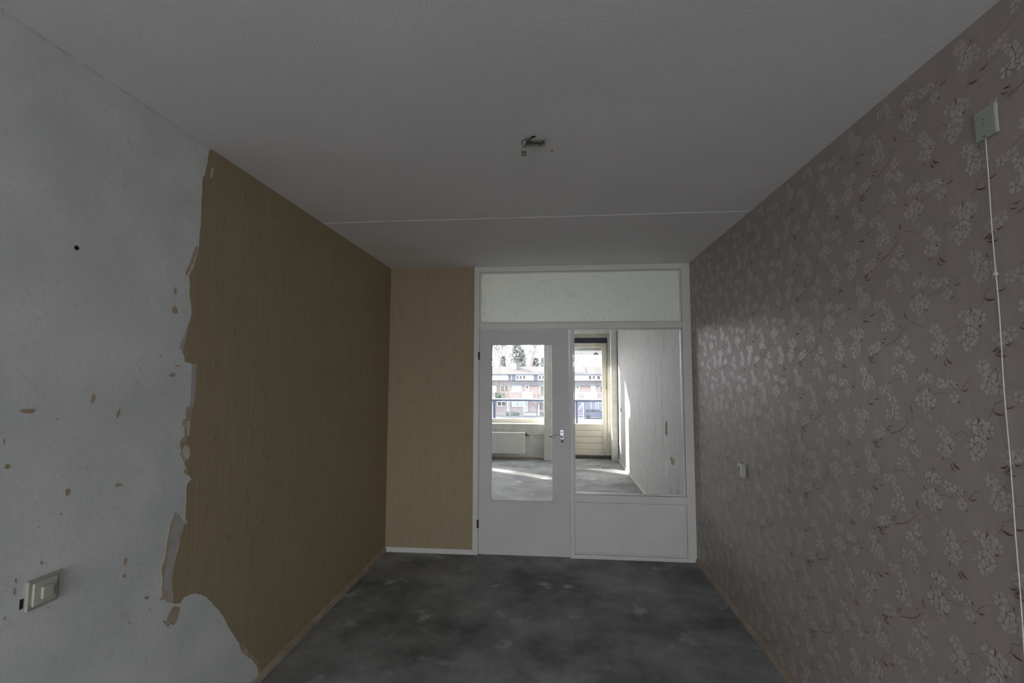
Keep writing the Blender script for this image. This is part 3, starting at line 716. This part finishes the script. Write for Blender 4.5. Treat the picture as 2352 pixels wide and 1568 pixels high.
# radiator
rx1 = P(1206, 1000, 1, 9.15).x; rz0, rz1 = .111, .517
ra = empty('radiator', (rx1, 9.2, .1), 'white panel radiator under the far window', 'radiator')
mb = MB().box(-2.35, rx1, 9.13, 9.155, rz0, rz1).box(-2.35, rx1, 9.20, 9.225, rz0, rz1); mb.build('panel', M['radiator'], ra, bevel=.008)
for k in range(int((rx1 + 1.6) / .05)):
    x = rx1 - .04 - k * .05; MB().box(x - .011, x + .011, 9.125, 9.1305, rz0 + .03, rz1 - .03).build('rib', M['radiator'], ra, bevel=.004)
MB().box(-2.34, rx1 - .01, 9.157, 9.198, rz1 - .012, rz1 - .003).build('grille', M['radiator'], ra)
MB().box(rx1 - .2, rx1 - .16, 9.225, YF - .001, rz1 - .12, rz1 - .04).build('bracket', M['radiator'], ra)
MB().box(-2.2, -2.16, 9.225, YF - .001, rz1 - .12, rz1 - .04).build('bracket', M['radiator'], ra)
v = MB().tube([(rx1 - .002, 9.175, rz1 - .04), (rx1 + .03, 9.175, rz1 - .04)], .012, 10).tube([(rx1 + .03, 9.175, rz1 - .075), (rx1 + .03, 9.175, rz1 - .01)], .013, 10).tube([(rx1 + .05, 9.175, rz1 - .05), (rx1 + .075, 9.175, rz1 - .05)], .016, 10); v.build('valve', M['dark_metal'], ra)
MB().tube([(rx1 + .03, 9.175, rz1 - .04), (rx1 + .07, 9.22, rz1 - .04), (px0 - .01, 9.262, rz1 - .04)], .008, 8).build('pipe', M['copper'], ra)

# rear window (behind the viewer)
w4 = empty('window_4', (RW[0], YR - .1, RW[2]), 'wide window behind the viewer', 'window', kind='structure')
MB().box(RW[0], RW[0] + .05, YR - .13, YR - .07, RW[2], RW[3]).box(RW[1] - .05, RW[1], YR - .13, YR - .07, RW[2], RW[3]).box(-.125, -.075, YR - .13, YR - .07, RW[2], RW[3]).box(RW[0], RW[1], YR - .13, YR - .07, RW[2], RW[2] + .05).box(RW[0], RW[1], YR - .13, YR - .07, RW[3] - .05, RW[3]).build('frame', M['paint'], w4)
MB().box(RW[0] + .05, -.125, YR - .102, YR - .098, RW[2] + .05, RW[3] - .05).box(-.075, RW[1] - .05, YR - .102, YR - .098, RW[2] + .05, RW[3] - .05).build('pane', M['glass'], w4)

# ------------------------------------------------------------------ balcony
MB().box(-4.2, 1.6, YG + .1, 11.34, -.22, -.04).build('balcony_slab', M['slab'], kind='structure', label='concrete slab of the balcony outside the far room', cat='balcony')
YB = 11.18
br = empty('balcony_railing', (0, YB, -.04), 'dark blue balcony railing with glass infill outside the far room', 'railing')
rz = P(1200, 917, 1, YB).z; rzl = P(1200, 921.2, 1, YB).z
MB().box(-4.17, 1.6, YB - .03, YB + .03, rzl, rz).build('top_rail', M['rail_blue'], br, bevel=.004)
MB().box(-4.17, 1.6, YB - .032, YB + .02, rz, rz + .008).build('rail_cap', M['rail_white'], br)
posts = [(P(1133, 950, 1, YB).x, P(1138.5, 950, 1, YB).x), (P(1322.5, 950, 1, YB).x, P(1327, 950, 1, YB).x), (-3.1, -3.05)]
for a, b in posts:
    MB().box(a, b, YB - .03, YB + .03, -.04, rzl).build('post', M['rail_blue'], br, bevel=.003)
    MB().box(a - .035, a - .018, YB - .012, YB + .012, -.04, rzl).build('clamp_strip', M['rail_white'], br)
MB().box(posts[0][0] - .11, posts[0][0] - .037, YB - .02, YB + .02, -.04, rzl).build('post', M['rail_blue'], br)
for a, b in ((-3.04, posts[0][0] - .12), (posts[0][1] + .01, posts[1][0] - .04), (posts[1][1] + .01, 1.58)):
    MB().box(a, b, YB - .004, YB + .004, .03, rzl - .03).build('glass_panel', M['rail_glass'], br)
MB().box(-4.17, 1.6, YB - .015, YB + .015, 0, .03).build('bottom_rail', M['rail_blue'], br)
bs = empty('unseen_sun_screen', (-4.2, YG + .1, -.04), 'added pale screen out of view, blocking the sun except through a gap', 'screen')  # added out of view to block the sun; its gap shapes the floor strip
for ya_, yb_, za_, zb_ in ((YG + .1, 9.98, -.04, 3.5), (10.25, 11.30, -.04, 3.5), (9.98, 10.25, 1.97, 3.5)):
    MB().box(-4.22, -4.18, ya_, yb_, za_, zb_).build('screen_panel', M['ext_white'], bs)
# canopy over the balcony door with dome lamp
cn0 = empty('canopy', (.7, YG + .1, 2.12), 'flat pale grey canopy above the balcony door outside', 'canopy')
MB().box(.34, 1.6, YG + .1, 10.9, 2.125, 2.30).build('deck', M['slab'], cn0, bevel=.004)
MB().box(.34, 1.6, 10.9, 10.93, 2.115, 2.32).build('fascia', M['slab'], cn0, bevel=.004)
q = P(1369, 811, 1, 10.5)
lp = empty('dome_lamp', (q.x, 10.5, 2.125), 'small grey dome lamp under the canopy outside the balcony door', 'lamp')
MB().lathe([(.030, 0), (.030, -.012), (.02, -.014)], (q.x, 10.5, 2.125), n=16).build('base', M['dark_metal'], lp)
MB().lathe([(.022, 0), (.045, -.008), (.065, -.020), (.075, -.034), (.071, -.036)], (q.x, 10.5, 2.112), n=20).build('shade', M['junction'], lp, smooth=True)

# ------------------------------------------------------------------ street
GZ = -5.0
MB().box(-160, 160, -120, 260, GZ - .3, GZ).build('ground', M['asphalt'], kind='structure', label='pale paved street and square in front of the row houses', cat='ground')
YH = 83.0


def hx_(px, y=YH): return P(px, 900, 1, y).x


def hz_(py, y=YH): return P(1200, py, 1, y).z


X0, X1 = -46.0, 46.0
house = empty('row_house_block', (0, YH, GZ), 'long pink brick row of houses with white dormer band beyond the street', 'building')
zE, zB0, zB1 = hz_(860), hz_(873.5), hz_(860)
zL = hz_(882.5)
zM = hz_(914)
MB().box(X0, X1, YH, YH + 9, zM, zL + .1).build('brick_wall', M['brick'], house, label='upper brick wall')
MB().box(X0, X1, YH + .02, YH + 9, GZ, zM - .15).build('brick_wall', M['brick'], house, label='ground floor brick wall')
MB().box(X0, X1, YH - .12, YH + 1, zM - .15, zM).build('floor_band', M['ext_frame'], house)
MB().prism([(YH - .5, zL - .12), (YH - .5, zL), (YH + .9, zB0), (YH + .9, zB0 - .3), (YH, zL - .12)], 0, X0, X1).build('lower_roof', M['tile_low'], house)
MB().box(X0, X1, YH - .56, YH - .46, zL - .16, zL + .02).build('gutter', M['ext_blue'], house)
MB().box(X0, X1, YH + .8, YH + 4, zB0, zB1).build('dormer', M['ext_white'], house)
zR = P(1200, 842, 1, YH + 5).z
MB().prism([(YH + .5, zB1), (YH + .5, zB1 + .12), (YH + 5, zR), (YH + 9.4, zB1), (YH + 9.4, zB1 - .2)], 0, X0, X1).build('roof', M['tile_roof'], house)
MB().box(X0, X1, YH + .42, YH + .52, zB1 - .04, zB1 + .12).build('gutter', M['ext_blue'], house)


def ewin(px0, px1, py0, py1, y, frame=.07, glass='ext_glass', split=0, name='window'):
    a, b = P(px0, py0, 1, y).x, P(px1, py0, 1, y).x; z1 = P(px0, py0, 1, y).z; z0 = P(px0, py1, 1, y).z
    mb = MB().box(a, a + frame, y - .1, y + .05, z0, z1).box(b - frame, b, y - .1, y + .05, z0, z1).box(a + frame, b - frame, y - .1, y + .05, z0, z0 + frame).box(a + frame, b - frame, y - .1, y + .05, z1 - frame, z1)
    xs = [a + frame + (b - a - 2 * frame) * k / (split + 1) for k in range(1, split + 1)]
    for x in xs: mb.box(x - frame / 2, x + frame / 2, y - .1, y + .05, z0 + frame, z1 - frame)
    w_ = mb.build(name, M['ext_frame'], house)
    MB().box(a + frame, b - frame, y - .045, y + .04, z0 + frame, z1 - frame).build('pane', M[glass], w_)
    return w_


yd = YH + .8
for px0, px1, g in ((1135, 1142, 'ext_white'), (1152, 1159, 'ext_white'), (1185, 1192.5, 'ext_glass'), (1192.5, 1200, 'ext_glass'), (1200.5, 1208, 'ext_glass'), (1210, 1217.5, 'ext_white'), (1236.5, 1244, 'ext_glass'), (1244.5, 1252, 'ext_glass'),
                    (1319, 1323, 'ext_glass_lt'), (1323.5, 1331.5, 'ext_glass_lt'), (1351, 1359, 'ext_glass'), (1360, 1368, 'ext_glass'), (1370, 1379, 'ext_glass'), (1268, 1276, 'ext_glass'), (1280, 1290, 'ext_glass_lt'), (1392, 1400, 'ext_glass'), (1100, 1110, 'ext_glass')):
    ewin(px0, px1, 862, 872, yd, .09, g)
for px0, px1 in ((1167.5, 1174), (1176, 1184), (1226, 1235)):
    MB().box(P(px0, 866, 1, yd).x, P(px1, 866, 1, yd).x, yd - .06, yd, zB0, zB1 - .02).build('cladding_panel', M['ext_blue'], house)
# first floor windows and doors in the brick
ewin(1149, 1169, 884, 901, YH, .12, 'ext_glass', 1); ewin(1176, 1198, 885, 901, YH, .12, 'ext_glass_lt', 1); ewin(1239.5, 1262, 885, 912, YH, .14, 'ext_glass', 1)
ewin(1357, 1368, 885, 903, YH, .12, 'ext_glass_lt'); ewin(1377, 1389, 885, 903, YH, .12, 'ext_glass', 1); ewin(1270, 1290, 885, 901, YH, .12, 'ext_glass', 1); ewin(1095, 1115, 885, 901, YH, .12, 'ext_glass', 1)
for a, b in ((1207, 1215.5), (1322, 1331), (1300, 1309)):
    dd = ewin(a, b, 884, 914, YH, .16, 'ext_glass', 0, 'balcony_door')
    MB().box(P(a, 890, 1, YH).x + .22, P(b, 890, 1, YH).x - .22, YH - .12, YH - .06, zM, hz_(891)).build('door_panel', M['ext_glass_lt'], dd)
for k_ in range(5):                               # the row goes on past the openings
    for b_ in (1085 - 105 * k_, 1400 + 105 * k_):
        ewin(b_ - 14, b_ + 4, 885, 901, YH, .12, 'ext_glass', 1); ewin(b_ + 30, b_ + 39, 884, 914, YH, .16, 'ext_glass_lt', 0, 'balcony_door'); ewin(b_ - 14, b_ + 6, 921, 934, YH + .02, .12, 'ext_glass_lt', 1)
        if b_ < 1085 or b_ > 1400: ewin(b_ - 10, b_ - 1, 862, 872, yd, .09, 'ext_glass'); ewin(b_ + 20, b_ + 29, 862, 872, yd, .09, 'ext_glass')
# balconies with white panels or balusters
def ebalc(px0, px1, kind_):
    a, b = hx_(px0, YH - 1.2), hx_(px1, YH - 1.2); zt_ = P(1200, 900, 1, YH - 1.2).z; zb = P(1200, 914, 1, YH - 1.2).z
    MB().box(a, b, YH - 1.2, YH - .02, zb - .15, zb).build('balcony_floor', M['ext_frame'], house)
    w_ = MB().box(a, b, YH - 1.26, YH - 1.18, zt_ - .07, zt_).build('balcony_rail', M['ext_frame'], house)
    if kind_ == 'panel': MB().box(a, b, YH - 1.24, YH - 1.2, zb, zt_ - .07).build('balcony_panel', M['ext_frame'], w_)
    else:
        x = a
        while x < b: MB().box(x, x + .13, YH - 1.24, YH - 1.2, zb, zt_ - .07).build('baluster', M['ext_frame'], w_); x += .32
ebalc(1199, 1223, 'panel'); ebalc(1316, 1343, 'balusters'); ebalc(1343.5, 1371, 'panel'); ebalc(1110, 1138, 'balusters')
MB().box(hx_(1128.5, YH - 1.2), hx_(1139, YH - 1.2), YH - 1.2, YH - .1, P(1200, 901, 1, YH - 1.2).z, P(1200, 886, 1, YH - 1.2).z).build('screen_panel', M['ext_frame'], house)
# ground floor
ewin(1176, 1203, 921, 934, YH + .02, .12, 'ext_glass_lt', 2, 'window'); ewin(1142, 1162, 921, 933, YH + .02, .12, 'ext_glass', 1); ewin(1205, 1212, 919, 945, YH + .02, .14, 'ext_glass_lt', 0, 'front_door'); ewin(1237, 1262, 920, 944, YH + .02, .15, 'ext_glass', 1); ewin(1164, 1171, 920, 944, YH + .02, .14, 'ext_glass_lt', 0, 'front_door')
for px_ in (1171.5, 1203.5, 1237):
    MB().box(hx_(px_), hx_(px_ + 1.6), YH - 1.0, YH - .8, GZ, zM).build('drain_pipe', M['ext_frame'], house)
MB().box(hx_(1315), hx_(1400), YH - .6, YH - .1, GZ, hz_(922)).build('garage_front', M['slate_wall'], house, label='dark boarded ground floor front')
for px_, n in ((1356, 8), (1367, 8), (1372, 8)):
    for k in range(n):
        z = P(px_, 922 + k * 2.2, 1, YH - .6).z; MB().box(hx_(px_), hx_(px_ + 1.4), YH - .66, YH - .58, z - .09, z + .04).build('white_block', M['ext_frame'], house)
# chimney and solar panels
ch = MB().box(P(1177, 845, 1, YH + 4).x, P(1187, 845, 1, YH + 4).x, YH + 3.2, YH + 4.4, zR - 1.3, zR + .35).build('chimney', mat('lavender_render', (.40, .38, .44), None, rough=.8), house)
MB().box(P(1187, 845, 1, YH + 4).x, P(1193, 845, 1, YH + 4).x, YH + 3.2, YH + 4.4, zR - 1.2, zR + .25).build('chimney', M['ext_blue'], house)
for cxp in (1178, 1183): MB().lathe([(.12, 0), (.14, .3), (.1, .32)], (P(cxp, 845, 1, YH + 4).x, YH + 3.8, zR + .35), n=10).build('chimney_pot', M['paper_tan'], ch)
def roofz(y): return zB1 + .12 + (zR - zB1 - .12) * (y - YH - .5) / 4.5
def solar(px0, px1, n):
    a, b = hx_(px0, YH + 2.5), hx_(px1, YH + 2.5); ya_, yb_ = YH + 1.3, YH + 4.7
    for k in range(n):
        x0_ = a + (b - a) * k / n; x1_ = a + (b - a) * (k + 1) / n - .04
        for r in range(2):
            y0_ = ya_ + (yb_ - ya_) * r / 2; y1_ = ya_ + (yb_ - ya_) * (r + 1) / 2 - .05
            MB().poly([(x0_, y0_, roofz(y0_) + .12), (x1_, y0_, roofz(y0_) + .12), (x1_, y1_, roofz(y1_) + .12), (x0_, y1_, roofz(y1_) + .12), (x0_, y0_, roofz(y0_)), (x1_, y0_, roofz(y0_)), (x1_, y1_, roofz(y1_)), (x0_, y1_, roofz(y1_))],
                      [(0, 1, 2, 3), (4, 7, 6, 5), (0, 4, 5, 1), (1, 5, 6, 2), (2, 6, 7, 3), (3, 7, 4, 0)]).build('solar_panel', M['solar'], house)
solar(1233, 1262, 4); solar(1296, 1344, 6)

# front gardens: low walls, hedges, kerb
def low(name, px0, px1, y, z1, th, m_, label, cat, bevel=0):
    a, b = hx_(px0, y), hx_(px1, y)
    return MB().box(a, b, y, y + th, GZ, GZ + z1).build(name, m_, loc=((a + b) / 2, y, GZ), label=label, cat=cat, bevel=bevel)
low('garden_wall', 1137, 1161, YH - 1.6, .5, .25, M['brick'], 'low pink brick garden wall in front of the leftmost visible house', 'wall')
low('garden_wall', 1206, 1240, YH - 2.0, .4, .25, M['slab'], 'low grey garden wall right of the green hedge', 'wall')


def leafy(name, cx, cyy, rx, ry, rz_, n, s, m_, label, cat, z0=GZ, group=None, parent=None, seed=1):
    r2 = random.Random(seed); mb = MB()
    for i in range(n):
        while True:
            a = Vector((r2.uniform(-1, 1), r2.uniform(-1, 1), r2.uniform(-1, 1)))
            if a.length < 1: break
        a = Vector((a.x * rx + cx, a.y * ry + cyy, z0 + rz_ + a.z * rz_))
        d1 = Vector((r2.gauss(0, 1), r2.gauss(0, 1), r2.gauss(0, 1))).normalized() * s; d2 = Vector((r2.gauss(0, 1), r2.gauss(0, 1), r2.gauss(0, 1))).normalized() * s
        mb.v += [a, a + d1, a + d2]; mb.f.append((len(mb.v) - 3, len(mb.v) - 2, len(mb.v) - 1))
    if parent is not None: return mb.build(name, m_, parent)
    return mb.build(name, m_, loc=(cx, cyy, z0), label=label, cat=cat, group=group)


def hedge(px0, px1, y, h_, label, seed):
    a, b = hx_(px0, y), hx_(px1, y); e = empty('hedge', ((a + b) / 2, y, GZ), label, 'hedge'); r2 = random.Random(seed)
    mb = MB()
    for i in range(900):
        p_ = Vector((r2.uniform(a, b), y + r2.uniform(-.4, .4), GZ + r2.uniform(0.02, h_)))
        d1 = Vector((r2.gauss(0, 1), r2.gauss(0, 1), r2.gauss(0, 1))).normalized() * .25; d2 = Vector((r2.gauss(0, 1), r2.gauss(0, 1), r2.gauss(0, 1))).normalized() * .25
        if min(p_.z + d1.z, p_.z + d2.z) < GZ: continue
        mb.v += [p_, p_ + d1, p_ + d2]; mb.f.append((len(mb.v) - 3, len(mb.v) - 2, len(mb.v) - 1))
    mb.build('foliage', M['hedge'], e)
    MB().box(a, b, y - .3, y + .3, GZ, GZ + h_ * .85).build('core', M['hedge'], e)


hedge(1163, 1192, YH - 2.6, .55, 'clipped green hedge in front of the pink row houses', 3)
hedge(1243, 1262, YH - 1.8, .5, 'green hedge by the street near the window frame', 4)
# evergreen shrub high against the first floor (planter growth)
sx = hx_(1148, YH - .8)
MB().box(hx_(1139), hx_(1163), YH - 1.5, YH, zM - .12, zM).build('porch_roof', M['slab'], house)
es = empty('porch_shrub', (sx, YH - .8, zM), 'green shrub growing on the porch roof against the pink brick', 'shrub')
MB().tube([(sx, YH - .8, zM), (sx + .1, YH - .8, zM + .5)], [.1, .05], 7).build('stem', M['bark_dk'], es)
leafy('foliage', sx, YH - .8, .95, .55, .5, 500, .16, M['hedge'], None, None, z0=zM + .02, parent=es, seed=8)


# trees ------------------------------------------------------------
def bare_tree(x, y, h_, seed, label, spread=.5, r0=.22, depth=5, bark='bark', z0=GZ, group=None, lean=0, fork=None):
    r2 = random.Random(seed)
    e = empty('bare_tree', (x, y, z0), label, 'tree', group)
    tr = MB(); bm_ = MB()
    top = Vector((x + lean, y, z0 + h_ * (fork or .45)))
    tr.tube([(x, y, z0), (x + lean * .4, y, z0 + h_ * (fork or .45) * .5), top], [r0, r0 * .8, r0 * .62], 8)

    def grow(p, d, L, r, k):
        n = 3; pts = [p]
        for i in range(n):
            d = (d + Vector((r2.gauss(0, .12), r2.gauss(0, .12), r2.gauss(.02, .08)))).normalized(); pts.append(pts[-1] + d * L / n)
        bm_.tube(pts, [r * (1 - .35 * i / n) for i in range(n + 1)], 4 if k < depth - 1 else 3, cap=False)
        if k >= depth: return
        for j in range(3 if k < 2 else r2.choice([2, 3])):
            a = r2.uniform(0, 6.28); nd = (d + Vector((math.cos(a), math.sin(a), r2.uniform(-.1, .3))) * spread * r2.uniform(.6, 1.3)).normalized()
            grow(pts[-1] if j < 2 else pts[r2.choice([1, 2])], nd, L * r2.uniform(.62, .85), max(r * .6, .028 if z0 + h_ > 6 else .012), k + 1)
    for j in range(4):
        a = j * 1.57 + r2.uniform(-.4, .4); grow(top - Vector((0, 0, .1)), Vector((math.cos(a) * spread, math.sin(a) * spread, 1)).normalized(), h_ * .24, r0 * .5, 1)
    tr.build('trunk', M[bark], e); bm_.build('branches', M[bark], e)


def conifer(x, y, h_, rad, seed, label, z0=GZ, group=None, n=2600):
    r2 = random.Random(seed); e = empty('conifer', (x, y, z0), label, 'tree', group)
    MB().tube([(x, y, z0), (x, y, z0 + h_ * .97)], [.3, .03], 7).build('trunk', M['bark'], e)
    mb = MB()
    for i in range(n):
        t_ = r2.random() ** .8; zz = z0 + h_ * (.12 + .88 * t_); lay = .75 + .35 * math.sin(zz * 3.1 + seed) * r2.random()
        rr_ = rad * (1 - t_) ** .75 * lay * math.sqrt(r2.random()) + .12; a = r2.uniform(0, 6.28)
        p_ = Vector((x + rr_ * math.cos(a), y + rr_ * math.sin(a), zz)); out = Vector((math.cos(a), math.sin(a), r2.uniform(-.5, .25))) * .55
        sd_ = Vector((-math.sin(a), math.cos(a), r2.uniform(-.2, .2))) * .22
        mb.v += [p_ - sd_, p_ + sd_, p_ + out]; mb.f.append((len(mb.v) - 3, len(mb.v) - 2, len(mb.v) - 1))
    mb.build('foliage', M['conifer'], e)


YT = 108
tx = lambda px, y=YT: P(px, 840, 1, y).x
tz = lambda py, y=YT: P(1200, py, 1, y).z - GZ
conifer(tx(1187), YT, tz(775), 4.3, 1, 'tall grey green conifer behind the lavender chimney', n=4200)
conifer(tx(1158), YT - 2, tz(818), 2.3, 2, 'small dark conifer above the ridge, left of the tall one', n=1600)
conifer(tx(1197), YT + 3, tz(800), 3.2, 3, 'grey green conifer close behind the tallest one', n=2600)
conifer(tx(1231), YT, tz(822), 3.4, 4, 'broad green conifer over the solar panels', n=2400)
conifer(tx(1247), YT + 2, tz(820), 2.8, 5, 'green conifer at the window frame edge', n=1800)
bare_tree(tx(1204), YT - 1, 17, 21, 'leaning bare tree with a thick trunk right of the tall conifer', .45, .42, 5, lean=2.6, fork=.78)
for i, (px_, hh, lb) in enumerate(((1134, 14.5, 'bare pale tree at the inner edge of the window view'), (1147, 16, 'tall bare tree behind the small dark conifer'), (1166, 15, 'bare tree between small and tall conifers'), (1217, 13, 'bare tree in the gap before the broad green conifer'),
                                   (1329, 12, 'bare tree seen through the upper balcony door glass'), (1322, 15, 'slim bare tree at the mullion seen through the balcony door'))):
    bare_tree(tx(px_), YT + 1 + i, hh, 31 + i, lb, .5, .22, 6)
# hazy house gable seen over the roof through the balcony door
gx0_, gx1_ = P(1332, 840, 1, 125).x, P(1385, 840, 1, 125).x; gz0_, gz1_ = P(1350, 843, 1, 125).z, P(1350, 827, 1, 125).z
gh = empty('distant_house', ((gx0_ + gx1_) / 2, 125, GZ), 'house with grey hipped roof behind the terrace, seen through the balcony door', 'building')
MB().box(gx0_ - .5, gx1_ + 3, 125, 134, GZ, gz0_).build('wall', M['brick'], gh)
MB().poly([(gx0_ - 1, 124.5, gz0_), (gx1_ + 3.5, 124.5, gz0_), (gx1_ + 3.5, 134.5, gz0_), (gx0_ - 1, 134.5, gz0_), (gx0_ + 2.0, 129.5, gz1_ + .4), (gx1_ + .5, 129.5, gz1_ + .4)], [(0, 1, 5, 4), (1, 2, 5), (2, 3, 4, 5), (3, 0, 4), (3, 2, 1, 0)]).build('roof', mat('weathered_grey_roof', (.40, .41, .40), (.46, .47, .45), 1, .9), gh)
# young street trees
ys = 66
for px_, hh, sd_, lb, ft in ((1161, tz(882, ys), 51, 'slim young street tree, nearer to the blue post', .62), (1171, tz(884, ys), 52, 'slim young street tree with wide fork', .66), (1245, tz(893, ys - 4), 53, 'small young street tree by the window frame', .5)):
    yy = ys if sd_ != 53 else ys - 4
    bare_tree(P(px_, 950, 1, yy).x, yy, hh, sd_, lb, .75, .09, 4, 'bark_dk', fork=ft)
bare_tree(P(1233, 950, 1, 78).x, 78, 4.6, 61, 'small bare garden tree before the brick wall', .5, .08, 5, 'bark_dk', fork=.3)

# car -----------------------------------------------------------------
cyc = 76.5; cx_a = P(1340, 950, 1, cyc).x
car = empty('car', (cx_a + 2.1, cyc, GZ), 'dark blue parked estate car across the street', 'car')
prof = [(0, .35), (0, .95), (.1, 1.05), (.25, 1.45), (.55, 1.56), (2.5, 1.54), (3.15, 1.08), (4.0, .92), (4.2, .75), (4.25, .35)]
body = [(cx_a + a, GZ + b) for a, b in prof]
mb = MB(); n = len(body)
lower = [(0, .3), (-.02, .95), (.12, 1.02), (3.1, 1.04), (3.9, .92), (4.18, .78), (4.22, .3)]
MB().prism([(cx_a + a, GZ + b) for a, b in lower], 1, cyc - .85, cyc + .85).build('body', M['car'], car, bevel=.05)
up_ = [(.15, 1.0), (.32, 1.5), (.55, 1.56), (2.4, 1.54), (3.1, 1.0)]
MB().prism([(cx_a + a, GZ + b) for a, b in up_], 1, cyc - .72, cyc + .72).build('cabin', M['car'], car, bevel=.04)
for a, b in (((.42, .5, 1.1, 1.1), None), ((1.2, 1.2, 2.0, 2.0), None), ((2.1, 2.1, 2.42, 2.85), None)):
    MB().prism([(cx_a + a[0], GZ + 1.06), (cx_a + a[1], GZ + 1.45), (cx_a + a[2], GZ + 1.45), (cx_a + a[3], GZ + 1.06)], 1, cyc - .735, cyc - .72).build('side_window', M['ext_glass'], car)
for a in (.75, 3.4):
    wh = MB().tube([(cx_a + a, cyc - .88, GZ + .32), (cx_a + a, cyc - .66, GZ + .32)], .32, 20).build('wheel', M['rubber'], car)
    MB().tube([(cx_a + a, cyc - .90, GZ + .32), (cx_a + a, cyc - .88, GZ + .32)], .17, 16).build('hub_cap', M['tile_low'], wh)
    MB().tube([(cx_a + a, cyc + .66, GZ + .32), (cx_a + a, cyc + .88, GZ + .32)], .32, 20).build('wheel', M['rubber'], car)
# flagpole-like white sign beside the car
px_ = P(1340, 950, 1, 74).x
sg_ = empty('street_sign', (px_, 74, GZ), 'white slanted sign post with red tip beside the blue car', 'sign')
MB().tube([(px_, 74, GZ), (px_, 74, P(1340, 926, 1, 74).z)], .06, 8).build('post', M['ext_frame'], sg_)
MB().prism([(px_ - .9, GZ + 1.35), (px_ - .8, GZ + 1.1), (px_ - .1, GZ + 2.4), (px_ - .1, GZ + 2.75)], 1, 73.97, 74.03).build('board', M['ext_frame'], sg_)
MB().prism([(px_ - .95, GZ + 1.1), (px_ - .8, GZ + 1.05), (px_ - .5, GZ + 1.65), (px_ - .6, GZ + 1.85)], 1, 73.96, 74.04).build('red_tip', mat('red_paint', (.45, .12, .12), None), sg_)
# kerb lines and parked bushes low in view
for k, (py_, lb) in enumerate(((951.5, 'long grey kerb across the street nearer the houses'), (956.5, 'long grey kerb across the street in front of the young trees'))):
    yk = P(1200, py_, 2, GZ).y
    MB().box(-40, 40, yk, yk + .3, GZ, GZ + .12).build('kerb', M['tile_low'], loc=(0, yk, GZ), label=lb, cat='kerb')
MB().box(-40, 40, 72, 79.5, GZ, GZ + .02).build('road', mat('grey_road', (.20, .205, .21), (.25, .25, .255), .4, .9), kind='structure', label='grey road before the row houses', cat='road')
rs_ = random.Random(9)
for k in range(7):
    px_ = 1155 + k * 13; yb_ = P(px_, 958.5 + (k % 3) * .8, 2, GZ).y
    leafy('low_bush', P(px_, 958, 1, yb_).x, yb_, .6, .3, .12, 120, .10, M['bark'], ['tiny bare bush beyond the railing, next to the thick blue post', 'tiny bare bush at the foot of the first slim street tree', 'tiny bare bush past the second slim street tree', 'tiny bare bush below the first white drain pipe', 'tiny bare bush in front of the low grey garden wall', 'tiny bare bush between grey garden wall and window frame', 'tiny bare bush nearest the window frame'][k], 'bush', group='low bare bushes beyond the railing', seed=70 + k)
